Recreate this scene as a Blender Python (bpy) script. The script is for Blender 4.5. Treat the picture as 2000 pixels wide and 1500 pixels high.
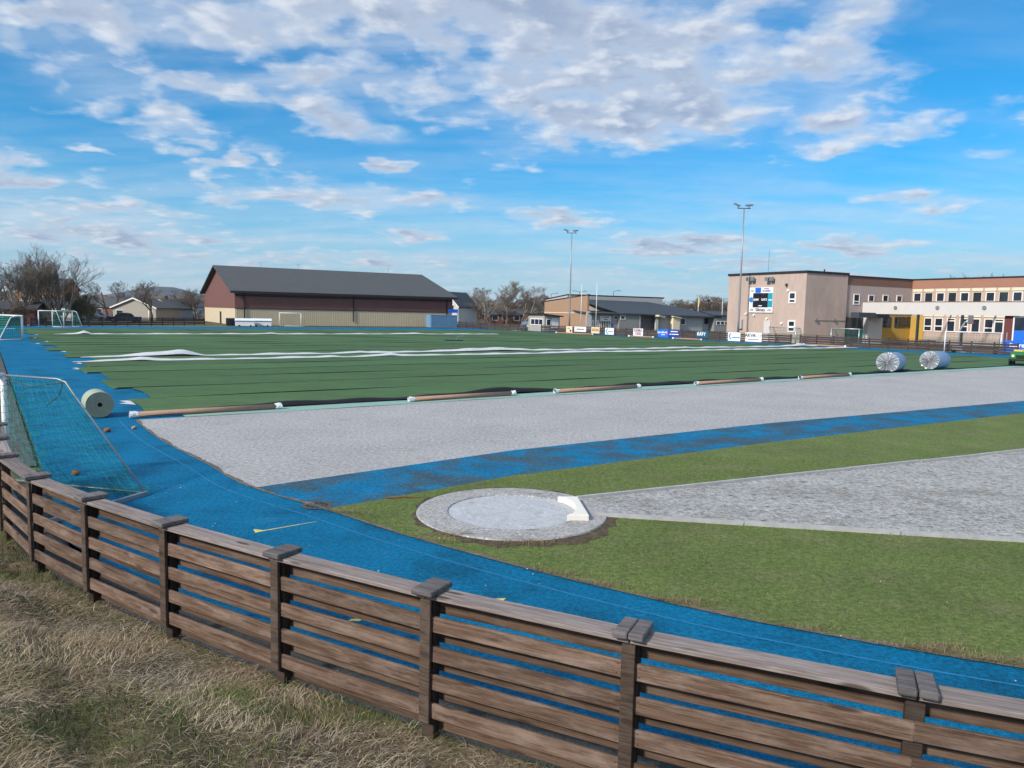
import bpy, math, random
import numpy as np
from mathutils import Vector, Matrix

for o in list(bpy.data.objects):
    bpy.data.objects.remove(o)
random.seed(7); rng = np.random.default_rng(7)
S = bpy.context.scene
COL = S.collection
R = math.radians

# ------------------------------------------------------------------ camera
FPX, CAMH = 1480.0, 3.4
TH, RHO = math.atan(141/1480.0), math.atan(0.021)
_fw = np.array([0, math.cos(TH), -math.sin(TH)]); _U = np.array([0, math.sin(TH), math.cos(TH)]); _R = np.array([1.0, 0, 0])
_r = _R*math.cos(RHO) + _U*math.sin(RHO); _up = -_R*math.sin(RHO) + _U*math.cos(RHO)
cam = bpy.data.cameras.new('camera'); camo = bpy.data.objects.new('camera', cam); COL.objects.link(camo)
cam.sensor_width = 36; cam.sensor_fit = 'HORIZONTAL'; cam.lens = 36*FPX/2000
cam.clip_start = 0.05; cam.clip_end = 20000
camo.matrix_world = Matrix(((_r[0], _up[0], -_fw[0], 0), (_r[1], _up[1], -_fw[1], 0), (_r[2], _up[2], -_fw[2], CAMH), (0, 0, 0, 1)))
S.camera = camo

# survey helpers: a sight line through a photo pixel, met with the ground / a depth / a wall
def ray(x, y): return _fw*FPX + (x-1000)*_r - (y-750)*_up
def G(x, y, z=0.0):
    d = ray(x, y); t = (z-CAMH)/d[2]; return Vector((d[0]*t, d[1]*t, z))
def D(x, y, Y):
    d = ray(x, y); t = Y/d[1]; return Vector((d[0]*t, Y, CAMH+d[2]*t))
def WP(o, e, px, py):
    """wall through o along unit e: returns (t, z) where the sight line meets it"""
    d = ray(px, py); den = d[0]*e[1]-d[1]*e[0]
    k = (o[0]*e[1]-o[1]*e[0])/den
    p = d*k
    return ((p[0]-o[0])*e[0]+(p[1]-o[1])*e[1], CAMH+p[2])

# ------------------------------------------------------------------ world, sun, exposure
SUN_AZ = math.atan2(-0.72, -0.69)      # from +Y clockwise
SUN_EL = R(33)
W = bpy.data.worlds.new('World'); S.world = W; W.use_nodes = True
nt = W.node_tree; nt.nodes.clear()

class NT:
    def __init__(s, tree): s.t = tree
    def n(s, kind, props=None, **inp):
        nd = s.t.nodes.new(kind)
        for k, v in (props or {}).items(): setattr(nd, k, v)
        for k, v in inp.items():
            key = k.replace('_', ' ')
            sk = nd.inputs[int(k[1:])] if k[0] == 'i' and k[1:].isdigit() else nd.inputs[key]
            if isinstance(v, bpy.types.NodeSocket): s.t.links.new(v, sk)
            elif isinstance(v, bpy.types.Node): s.t.links.new(v.outputs[0], sk)
            else: sk.default_value = v
        return nd
    def m(s, op, a, b=0.0, c=0.0): return s.n('ShaderNodeMath', {'operation': op}, i0=a, i1=b, i2=c).outputs[0]
    def v(s, op, a, b=(0, 0, 0)): return s.n('ShaderNodeVectorMath', {'operation': op}, i0=a, i1=b)
    def noise(s, vec, scale, detail=4, rough=0.55, out=0, **k): return s.n('ShaderNodeTexNoise', Vector=vec, Scale=scale, Detail=detail, Roughness=rough, **k).outputs[out]
    def ramp(s, f, stops, interp='LINEAR'):
        nd = s.n('ShaderNodeValToRGB', Fac=f); cr = nd.color_ramp; cr.interpolation = interp
        while len(cr.elements) < len(stops): cr.elements.new(0.5)
        for e, (p, c) in zip(cr.elements, stops):
            e.position = p; e.color = (c[0], c[1], c[2], 1) if not isinstance(c, (int, float)) else (c, c, c, 1)
        return nd.outputs[0]
    def mix(s, f, a, b, blend='MIX'):
        nd = s.n('ShaderNodeMix', {'data_type': 'RGBA', 'blend_type': blend}); 
        for k, v in ((0, f), (6, a), (7, b)):
            if isinstance(v, bpy.types.NodeSocket): s.t.links.new(v, nd.inputs[k])
            elif isinstance(v, (int, float)): nd.inputs[k].default_value = v
            else: nd.inputs[k].default_value = (v[0], v[1], v[2], 1)
        return nd.outputs[2]
    def sstep(s, x, a, b): return s.n('ShaderNodeMapRange', {'interpolation_type': 'SMOOTHSTEP'}, Value=x, From_Min=a, From_Max=b).outputs[0]

N = NT(nt)
sky = N.n('ShaderNodeTexSky', {'sky_type': 'NISHITA', 'sun_disc': False, 'sun_elevation': SUN_EL, 'sun_rotation': SUN_AZ % (2*math.pi),
                               'altitude': 20.0, 'air_density': 1.0, 'dust_density': 0.4, 'ozone_density': 2.5})
gen = N.n('ShaderNodeTexCoord').outputs['Generated']
sep = N.n('ShaderNodeSeparateXYZ', Vector=gen)
dz = N.m('ADD', N.m('MAXIMUM', sep.outputs[2], 0.0), 0.16)
px_ = N.m('DIVIDE', sep.outputs[0], dz); py_ = N.m('DIVIDE', sep.outputs[1], dz)
P = N.n('ShaderNodeCombineXYZ', X=px_, Y=py_, Z=0.0).outputs[0]
# cloud deck on a plane overhead: where it is thick (soft fields) x broken texture
wb_ = N.v('SCALE', N.v('SUBTRACT', N.n('ShaderNodeTexNoise', Vector=P, Scale=1.7, Detail=5.0, Roughness=0.6).outputs['Color'], (0.5, 0.5, 0.5)).outputs[0]); wb_.inputs['Scale'].default_value = 0.75
Pb = N.v('ADD', P, wb_.outputs[0]).outputs[0]
def skyp(x, y):
    d = ray(x, y); d = d/np.linalg.norm(d); k = max(d[2], 0)+0.16; return np.array([d[0]/k, d[1]/k])
def blob(x, y, rx, ry, ang=0.0):
    """soft cloud field seen in the direction of photo point x, y"""
    c = skyp(x, y); r1 = np.linalg.norm(skyp(x+rx, y)-skyp(x-rx, y))/2; r2 = np.linalg.norm(skyp(x, y+ry)-skyp(x, y-ry))/2
    az = -math.atan2(c[0], c[1])
    q = N.n('ShaderNodeMapping', {'vector_type': 'TEXTURE'}, Vector=Pb, Location=(c[0], c[1], 0), Rotation=(0, 0, az+R(ang)), Scale=(r1, r2, 1))
    return N.sstep(N.v('LENGTH', q).outputs['Value'], 1.45, 0.15)
warp = N.n('ShaderNodeTexNoise', Vector=P, Scale=2.2, Detail=3.0).outputs['Color']
wv_ = N.v('SCALE', N.v('SUBTRACT', warp, (0.5, 0.5, 0.5)).outputs[0]); wv_.inputs['Scale'].default_value = 0.12
Pw = N.v('ADD', P, wv_.outputs[0]).outputs[0]
big = N.noise(Pw, 2.2, 3, 0.5)
n1 = N.noise(Pw, 5.4, 6, 0.54)
n2 = N.noise(N.v('ADD', Pw, (-0.040, -0.03, 0)).outputs[0], 5.4, 6, 0.54)
stretch = N.n('ShaderNodeMapping', Vector=P, Rotation=(0, 0, R(12)), Scale=(0.8, 2.6, 1)).outputs[0]
n3 = N.noise(stretch, 1.6, 6, 0.6)
cover = None
for b, w in ((blob(1230, 190, 430, 150), .40), (blob(1080, 50, 520, 120), .40), (blob(560, 60, 340, 90, -18), .36), (blob(250, 60, 260, 60, -25), .33), (blob(640, 215, 130, 95, -25), .34), (blob(480, 180, 90, 60, -20), .30),
             (blob(360, 250, 110, 50, -15), .30), (blob(1640, 150, 170, 150), .27), (blob(1640, 260, 180, 50), .30), (blob(1930, 240, 80, 20, 8), .30), (blob(1880, 315, 70, 16, 14), .28), (blob(500, 308, 36, 24), .36), (blob(762, 320, 56, 18), .36),
             (blob(1800, 395, 150, 18), .33), (blob(650, 385, 360, 32, -3), .30), (blob(1110, 415, 170, 26), .33), (blob(150, 440, 330, 80), .31), (blob(0, 320, 130, 40), .30), (blob(150, 292, 45, 14), .33), (blob(820, 462, 110, 20), .34), (blob(100, 110, 75, 40, -15), .24),
             (blob(1340, 480, 210, 36), .36), (blob(1680, 490, 180, 30), .33), (blob(500, 505, 620, 36), .27), (blob(420, 330, 40, 80, 20), .24), (blob(300, 180, 300, 110, -25), .20), (blob(700, 130, 300, 130), .24), (blob(250, 470, 420, 60), .26), (blob(1500, 520, 500, 40), .24)):
    t = N.m('MULTIPLY', b, w); cover = t if cover is None else N.m('MAXIMUM', cover, t)
over = N.m('MULTIPLY', N.m('MAXIMUM', N.sstep(sep.outputs[2], 0.36, 0.56), N.sstep(sep.outputs[1], 0.15, -0.35)), 0.33)
cover = N.m('MAXIMUM', cover, over)   # the broken deck goes on overhead and behind
base = N.m('ADD', N.m('ADD', N.m('MULTIPLY', n1, 0.85), N.m('MULTIPLY', n3, 0.25)), N.m('MULTIPLY', big, 0.50))
dens = N.m('ADD', base, N.m('SUBTRACT', N.m('MULTIPLY', cover, 1.05), 0.51))
alpha = N.sstep(dens, 0.37, 0.70)
veil = N.m('MULTIPLY', N.m('MULTIPLY', N.sstep(cover, 0.02, 0.30), N.sstep(n3, 0.26, 0.68)), 0.66)
alpha = N.m('MAXIMUM', alpha, veil)
wisp = N.m('MULTIPLY', N.sstep(n3, 0.30, 0.70), 0.70)
low = N.sstep(sep.outputs[2], 0.24, 0.0)
alpha = N.m('MAXIMUM', alpha, N.m('MULTIPLY', wisp, N.m('ADD', N.m('MULTIPLY', low, 0.85), 0.15)))
thick = N.sstep(dens, 0.50, 0.78)
lit = N.sstep(N.m('SUBTRACT', n1, n2), -0.04, 0.17)
ccol = N.mix(thick, (5.0, 5.4, 6.0), (2.6, 3.2, 4.3))
ccol = N.mix(N.m('MULTIPLY', lit, 0.75), ccol, (6.3, 6.5, 6.8))
tint = N.mix(1.0, sky.outputs[0], (0.42, 0.68, 0.86), 'MULTIPLY')
sc_ = N.n('ShaderNodeSeparateColor', Color=tint)
red = N.m('MULTIPLY', N.m('DIVIDE', N.m('MULTIPLY', sc_.outputs[0], sc_.outputs[0]), N.m('MAXIMUM', sc_.outputs[2], 0.001)), 1.1)
skyc = N.n('ShaderNodeCombineColor', Red=red, Green=N.m('MULTIPLY', sc_.outputs[1], 1.06), Blue=N.m('MULTIPLY', sc_.outputs[2], 1.2)).outputs[0]
hz_ = N.m('MULTIPLY', N.sstep(sep.outputs[2], 0.20, 0.0), 0.66)
skyc = N.mix(hz_, skyc, (3.7, 5.0, 5.7))
final = N.mix(N.m('MULTIPLY', alpha, 0.92), skyc, ccol)
bg = N.n('ShaderNodeBackground', Color=final, Strength=0.06)
N.n('ShaderNodeOutputWorld', Surface=bg)

sl = bpy.data.lights.new('sun', 'SUN'); sun = bpy.data.objects.new('sun', sl); COL.objects.link(sun)
sl.energy = 2.0; sl.angle = R(6); sl.color = (1.0, 0.90, 0.78)
sd = Vector((math.sin(SUN_AZ)*math.cos(SUN_EL), math.cos(SUN_AZ)*math.cos(SUN_EL), math.sin(SUN_EL)))
sun.rotation_euler = sd.to_track_quat('Z', 'Y').to_euler()

S.view_settings.view_transform = 'Standard'; S.view_settings.look = 'None'
S.view_settings.gamma = 1; S.view_settings.use_curve_mapping = False
S.view_settings.exposure = 1.28
S.render.engine = 'CYCLES'
S.cycles.max_bounces = 5; S.cycles.diffuse_bounces = 2; S.cycles.glossy_bounces = 2; S.cycles.transparent_max_bounces = 6
S.cycles.use_denoising = True

# ------------------------------------------------------------------ materials
MATS = {}
def mat(name, col, rough=0.8, var=0.15, scale=8.0, bump=0.0, bscale=None, metal=0.0, spec=0.3, col2=None, c2scale=3.0, c2lo=0.45, c2hi=0.65, stretch=None, obj_random=0.0, attr=None, coord='Object', fine=None, fine2=None, col3=None, c3scale=1.0, c3lo=0.55, c3hi=0.7):
    m = bpy.data.materials.new(name); m.use_nodes = True; t = m.node_tree; t.nodes.clear(); n = NT(t)
    tc = n.n('ShaderNodeTexCoord').outputs[coord]
    if stretch: tc = n.n('ShaderNodeMapping', Vector=tc, Scale=stretch).outputs[0]
    c = (col[0], col[1], col[2])
    if attr:
        c = n.n('ShaderNodeAttribute', {'attribute_name': attr}).outputs['Color']
    if col2 is not None:
        f = n.sstep(n.noise(tc, c2scale, 6, 0.62), c2lo, c2hi); c = n.mix(f, c, col2)
    if col3 is not None:
        f = n.sstep(n.noise(n.v('ADD', tc, (31.7, 12.3, 5.1)).outputs[0], c3scale, 7, 0.68), c3lo, c3hi); c = n.mix(f, c, col3)
    f = n.noise(tc, scale, 6, 0.65)
    k = n.n('ShaderNodeMapRange', Value=f, From_Min=0.25, From_Max=0.75, To_Min=1-var, To_Max=1+var).outputs[0]
    if fine:
        f2 = n.noise(tc, fine[0], 3, 0.7)
        k = n.m('MULTIPLY', k, n.n('ShaderNodeMapRange', Value=f2, From_Min=0.25, From_Max=0.75, To_Min=1-fine[1], To_Max=1+fine[1]).outputs[0])
    if fine2:
        f3 = n.noise(tc, fine2[0], 2, 0.6)
        k = n.m('MULTIPLY', k, n.n('ShaderNodeMapRange', Value=f3, From_Min=0.3, From_Max=0.7, To_Min=1-fine2[1], To_Max=1+fine2[1]).outputs[0])
    if obj_random:
        rnd = n.n('ShaderNodeObjectInfo').outputs['Random']
        k = n.m('MULTIPLY', k, n.n('ShaderNodeMapRange', Value=rnd, To_Min=1-obj_random, To_Max=1+obj_random).outputs[0])
    kk = n.n('ShaderNodeCombineXYZ', X=k, Y=k, Z=k).outputs[0]
    c = n.mix(1.0, c, kk, 'MULTIPLY')
    b = n.n('ShaderNodeBsdfPrincipled', Base_Color=c, Roughness=rough, Metallic=metal)
    b.inputs['Specular IOR Level'].default_value = spec
    if bump:
        bf = n.noise(tc, bscale or scale*4, 4, 0.7)
        t.links.new(n.n('ShaderNodeBump', Strength=bump, Distance=0.02, Height=bf).outputs[0], b.inputs['Normal'])
    n.n('ShaderNodeOutputMaterial', Surface=b)
    MATS[name] = m; return m

mat('far_ground', (0.075, 0.085, 0.04), 0.95, 0.3, 0.05, col2=(0.12, 0.10, 0.06), c2scale=0.03)
mat('track_blue', (0.001, 0.138, 0.290), 0.75, 0.16, 0.5, 0.6, 120, spec=0.12, col2=(0.001, 0.078, 0.165), c2scale=0.7, c2lo=0.44, c2hi=0.74, fine=(60, 0.6), fine2=(17, 0.34), col3=(0.02, 0.19, 0.35), c3scale=0.9, c3lo=0.58, c3hi=0.82)
mat('runway_blue', (0.002, 0.145, 0.31), 0.75, 0.2, 1.2, 0.4, 120, spec=0.12, col2=(0.04, 0.088, 0.13), c2scale=0.9, c2lo=0.38, c2hi=0.62, fine=(50, 0.5), fine2=(14, 0.3), col3=(0.045, 0.085, 0.05), c3scale=0.35, c3lo=0.60, c3hi=0.75)
mat('track_line', (0.012, 0.16, 0.36), 0.7, 0.3, 6)
mat('yellow_paint', (0.60, 0.52, 0.16), 0.7, 0.3, 14)
mat('white_paint_line', (0.55, 0.60, 0.65), 0.7, 0.3, 10)
mat('gravel', (0.355, 0.362, 0.378), 0.95, 0.14, 0.4, 0.9, 45, col2=(0.27, 0.272, 0.275), c2scale=0.8, c2lo=0.50, c2hi=0.80, fine=(40, 0.5), fine2=(11, 0.30), col3=(0.30, 0.27, 0.24), c3scale=0.5, c3lo=0.60, c3hi=0.80)
mat('verge', (0.05, 0.055, 0.055), 0.95, 0.4, 6, 1.0, 40, fine=(60, 0.5))
mat('asphalt', (0.075, 0.08, 0.085), 0.9, 0.2, 1.5, 0.5, 60)
mat('turf', (0.050, 0.112, 0.040), 0.85, 0.16, 0.5, 0.3, 90, obj_random=0.12, stretch=(0.25, 1, 1), fine=(30, 0.30), fine2=(4, 0.15), col3=(0.07, 0.11, 0.045), c3scale=0.25)
mat('turf_base', (0.012, 0.022, 0.020), 0.95, 0.2, 2)
mat('turf_edge', (0.020, 0.044, 0.024), 0.95, 0.2, 2)
mat('underlay', (0.22, 0.37, 0.34), 0.9, 0.12, 3)
mat('black_cloth', (0.008, 0.010, 0.014), 0.8, 0.3, 5)
mat('backing', (0.52, 0.56, 0.62), 0.7, 0.12, 2.5)
mat('infield', (0.110, 0.156, 0.041), 0.95, 0.22, 0.6, 1.0, 55, col2=(0.155, 0.165, 0.075), c2scale=1.1, c2lo=0.47, c2hi=0.78, fine=(45, 0.55), fine2=(13, 0.30), col3=(0.15, 0.125, 0.08), c3scale=0.8, c3lo=0.62, c3hi=0.78)
mat('soil', (0.15, 0.125, 0.095), 0.95, 0.4, 5, 1.0, 40, fine=(40, 0.5))
mat('concrete', (0.33, 0.335, 0.34), 0.9, 0.2, 3, 0.6, 40, fine=(55, 0.6), fine2=(20, 0.35), col3=(0.17, 0.165, 0.15), c3scale=2.0)
mat('moss_soil', (0.085, 0.066, 0.042), 0.95, 0.4, 5, 1.0, 40, fine=(40, 0.5), fine2=(12, 0.3), col2=(0.10, 0.12, 0.05), c2scale=3, c2lo=.55, c2hi=.75)
mat('concrete_pale', (0.40, 0.43, 0.47), 0.85, 0.12, 2.5, 0.3, 50, col2=(0.24, 0.235, 0.23), c2scale=3.2, c2lo=0.55, c2hi=0.80, fine=(40, 0.30), fine2=(15, 0.14))
mat('white_board', (0.70, 0.69, 0.65), 0.5, 0.06, 6, col2=(0.45, 0.43, 0.38), c2scale=14, c2lo=0.70, c2hi=0.78)
mat('edge_board', (0.36, 0.37, 0.39), 0.8, 0.2, 5)
mat('sector_gravel', (0.34, 0.35, 0.355), 0.95, 0.2, 0.8, 1.0, 40, col2=(0.15, 0.14, 0.125), c2scale=6.5, c2lo=0.52, c2hi=0.70, fine=(38, 0.5), fine2=(12, 0.35), col3=(0.26, 0.255, 0.24), c3scale=1.1, c3lo=0.50, c3hi=0.68)
def wood(name, a, b, grey, g=0.5):
    m = bpy.data.materials.new(name); m.use_nodes = True; t = m.node_tree; t.nodes.clear(); n = NT(t)
    tc = n.n('ShaderNodeTexCoord').outputs['Object']
    rnd = n.n('ShaderNodeObjectInfo').outputs['Random']
    off = n.n('ShaderNodeCombineXYZ', X=n.m('MULTIPLY', rnd, 37.0), Y=n.m('MULTIPLY', rnd, 11.0), Z=n.m('MULTIPLY', rnd, 23.0)).outputs[0]
    p = n.v('ADD', tc, off).outputs[0]
    grain = n.noise(n.n('ShaderNodeMapping', Vector=p, Scale=(2.2, 40, 40)).outputs[0], 1.0, 6, 0.65)
    blot = n.noise(n.n('ShaderNodeMapping', Vector=p, Scale=(3.5, 11, 11)).outputs[0], 1.0, 8, 0.72)
    knot = n.n('ShaderNodeTexVoronoi', Vector=n.n('ShaderNodeMapping', Vector=p, Scale=(2.6, 6.5, 6.5)).outputs[0], Scale=1.0).outputs['Distance']
    fineg = n.noise(n.n('ShaderNodeMapping', Vector=p, Scale=(5, 130, 130)).outputs[0], 1.0, 3, 0.6)
    streak = n.noise(n.n('ShaderNodeMapping', Vector=p, Scale=(1.1, 16, 16)).outputs[0], 1.0, 7, 0.75)
    c = n.mix(n.sstep(n.m('ADD', n.m('MULTIPLY', grain, .5), n.m('MULTIPLY', fineg, .5)), 0.40, 0.60), a, b)
    c = n.mix(n.m('MULTIPLY', n.sstep(streak, 0.52, 0.66), 0.75), c, (a[0]*.55, a[1]*.5, a[2]*.5))
    c = n.mix(n.m('MULTIPLY', n.sstep(blot, 0.42, 0.70), g), c, grey)
    c = n.mix(n.m('MULTIPLY', n.sstep(knot, 0.20, 0.09), 0.8), c, (0.03, 0.02, 0.016))
    kb = n.n('ShaderNodeMapRange', Value=rnd, To_Min=0.78, To_Max=1.22).outputs[0]
    c = n.mix(1.0, c, n.n('ShaderNodeCombineXYZ', X=kb, Y=kb, Z=kb).outputs[0], 'MULTIPLY')
    bs = n.n('ShaderNodeBsdfPrincipled', Base_Color=c, Roughness=0.82)
    bs.inputs['Specular IOR Level'].default_value = 0.25
    t.links.new(n.n('ShaderNodeBump', Strength=0.5, Distance=0.006, Height=grain).outputs[0], bs.inputs['Normal'])
    n.n('ShaderNodeOutputMaterial', Surface=bs); MATS[name] = m
wood('plank', (0.070, 0.043, 0.030), (0.150, 0.100, 0.073), (0.235, 0.180, 0.152), 0.8)
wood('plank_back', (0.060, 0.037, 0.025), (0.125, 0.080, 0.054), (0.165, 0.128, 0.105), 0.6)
wood('batten', (0.042, 0.029, 0.022), (0.085, 0.060, 0.047), (0.12, 0.10, 0.085), 0.5)
wood('rail', (0.165, 0.142, 0.137), (0.265, 0.236, 0.230), (0.12, 0.09, 0.078), 0.65)
wood('post_cap', (0.075, 0.070, 0.072), (0.15, 0.142, 0.148), (0.19, 0.18, 0.185), 0.5)
wood('post', (0.030, 0.022, 0.018), (0.055, 0.040, 0.032), (0.07, 0.06, 0.05), 0.4)
wood('far_plank', (0.036, 0.027, 0.030), (0.070, 0.052, 0.054), (0.10, 0.08, 0.08), 0.4)
mat('metal_grey', (0.30, 0.32, 0.34), 0.45, 0.1, 6, metal=0.6)
mat('metal_dark', (0.05, 0.055, 0.06), 0.5, 0.1, 6, metal=0.3)
mat('goal_white', (0.72, 0.75, 0.78), 0.4, 0.06, 4)
mat('alu', (0.45, 0.50, 0.55), 0.35, 0.15, 9, metal=0.5)
mat('net_green', (0.020, 0.27, 0.22), 0.8, 0.2, 9)
mat('net_far', (0.05, 0.17, 0.16), 0.8, 0.1, 9)
mat('cardboard', (0.33, 0.215, 0.16), 0.8, 0.12, 5)
mat('plastic_white', (0.75, 0.78, 0.82), 0.35, 0.1, 12)
mat('roll_green', (0.30, 0.36, 0.29), 0.9, 0.1, 5)
mat('roll_face', (0.145, 0.185, 0.155), 0.9, 0.15, 8)
mat('hole', (0.008, 0.008, 0.010), 0.9)
mat('silver', (0.50, 0.53, 0.58), 0.35, 0.12, 3, 0.25, 6, metal=0.55)
mat('silver_side_shade', (0.18, 0.28, 0.43), 0.4, 0.15, 2, 0.3, 5, metal=0.2)  # same silver wrap, with the blue shade on its side put into the colour
mat('brown_clad', (0.17, 0.082, 0.075), 0.75, 0.10, 0.6)
mat('beige_clad', (0.56, 0.49, 0.36), 0.75, 0.06, 0.6)
mat('roof_dark', (0.072, 0.079, 0.086), 0.75, 0.10, 0.5, fine2=(3, .10))
mat('roof_slate', (0.045, 0.060, 0.078), 0.7, 0.1, 0.5)
mat('trim_dark', (0.025, 0.024, 0.028), 0.7)
mat('pink_render', (0.47, 0.365, 0.325), 0.9, 0.05, 0.5, col2=(0.42, 0.33, 0.295), c2scale=0.35, stretch=(1, 1, .35), fine2=(2.5, .05))
mat('mauve_render', (0.42, 0.345, 0.325), 0.9, 0.05, 0.5, fine2=(2.5, .05))
mat('brown_band', (0.20, 0.112, 0.092), 0.85, 0.06, 0.8)
mat('orange_band', (0.34, 0.175, 0.125), 0.85, 0.06, 0.8)
mat('cream', (0.72, 0.64, 0.48), 0.8, 0.05, 2)
mat('white_wall', (0.56, 0.55, 0.55), 0.8, 0.04, 1)
mat('yellow_wall', (0.48, 0.31, 0.07), 0.8, 0.06, 1)
mat('grey_wall', (0.25, 0.26, 0.27), 0.85, 0.05, 1)
mat('grey_light', (0.40, 0.41, 0.43), 0.85, 0.05, 1)
mat('grey_beige', (0.36, 0.345, 0.31), 0.85, 0.05, 1)
mat('tan_wall', (0.34, 0.225, 0.155), 0.85, 0.05, 1)
mat('maroon', (0.14, 0.045, 0.05), 0.8)
mat('red_wood', (0.13, 0.055, 0.045), 0.8, 0.1, 2)
mat('orange_wall', (0.36, 0.15, 0.05), 0.8, 0.1, 2)
mat('window_frame', (0.78, 0.78, 0.77), 0.5)
mat('glass', (0.018, 0.028, 0.045), 0.08, 0.1, 1, spec=0.6)
mat('plinth', (0.33, 0.31, 0.28), 0.9, 0.08, 1)
mat('container_blue', (0.14, 0.27, 0.42), 0.6, 0.08, 1)
mat('tarp_white', (0.62, 0.68, 0.74), 0.6, 0.08, 1.5)
mat('red_plastic', (0.55, 0.08, 0.06), 0.5)
mat('salmon', (0.75, 0.28, 0.20), 0.6)
mat('sign_white', (0.74, 0.76, 0.78), 0.6, 0.04, 2)
mat('sign_cream', (0.70, 0.60, 0.44), 0.6, 0.06, 2)
mat('sign_blue', (0.010, 0.14, 0.62), 0.6, 0.04, 2)
mat('sign_navy', (0.012, 0.045, 0.30), 0.6, 0.04, 2)
mat('sign_petrol', (0.012, 0.085, 0.15), 0.6, 0.04, 2)
mat('ink_black', (0.015, 0.015, 0.018), 0.7)
mat('ink_grey', (0.28, 0.30, 0.33), 0.7)
mat('ink_white', (0.80, 0.82, 0.84), 0.6)
mat('ink_maroon', (0.22, 0.03, 0.10), 0.7)
mat('ink_blue', (0.03, 0.20, 0.62), 0.7)
mat('ink_teal', (0.02, 0.30, 0.42), 0.7)
mat('ink_green', (0.10, 0.33, 0.20), 0.7)
mat('ink_purple', (0.12, 0.10, 0.28), 0.7)
mat('ink_tan', (0.42, 0.28, 0.12), 0.7)
mat('ink_red', (0.62, 0.04, 0.05), 0.6)
mat('led_panel', (0.012, 0.012, 0.020), 0.5)
mat('bark', (0.155, 0.135, 0.118), 0.95, 0.25, 3)
mat('bark_pale', (0.21, 0.19, 0.17), 0.95, 0.25, 3)
mat('twig_brown', (0.135, 0.105, 0.085), 0.95, 0.2, 2)
mat('twig_olive', (0.13, 0.125, 0.08), 0.95, 0.2, 2)
mat('conifer', (0.022, 0.040, 0.022), 0.95, 0.2, 2)
mat('hill', (0.060, 0.072, 0.075), 1.0, 0.2, 0.004)
mat('car_dark', (0.012, 0.016, 0.024), 0.25, spec=0.5)
mat('car_silver', (0.35, 0.38, 0.42), 0.3, metal=0.4)
mat('car_blue', (0.16, 0.24, 0.34), 0.3, metal=0.3)
mat('tyre', (0.012, 0.012, 0.013), 0.85)
mat('tractor_green', (0.020, 0.16, 0.035), 0.4, 0.1, 4)
mat('lamp_lens', (0.85, 0.83, 0.72), 0.2)
mat('lamp_yellow', (0.70, 0.55, 0.10), 0.4)
mat('straw', (0.3, 0.25, 0.15), 0.9, 0.15, 3, attr='Col')
mat('bank_soil', (0.15, 0.118, 0.08), 1.0, 0.35, 2.0, 1.0, 30, col2=(0.09, 0.10, 0.04), c2scale=0.8, fine=(30, 0.5))
mat('short_grass', (0.08, 0.14, 0.04), 0.9, 0.15, 3, attr='Col')
mat('rust', (0.20, 0.09, 0.05), 0.9, 0.2, 5)

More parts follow.
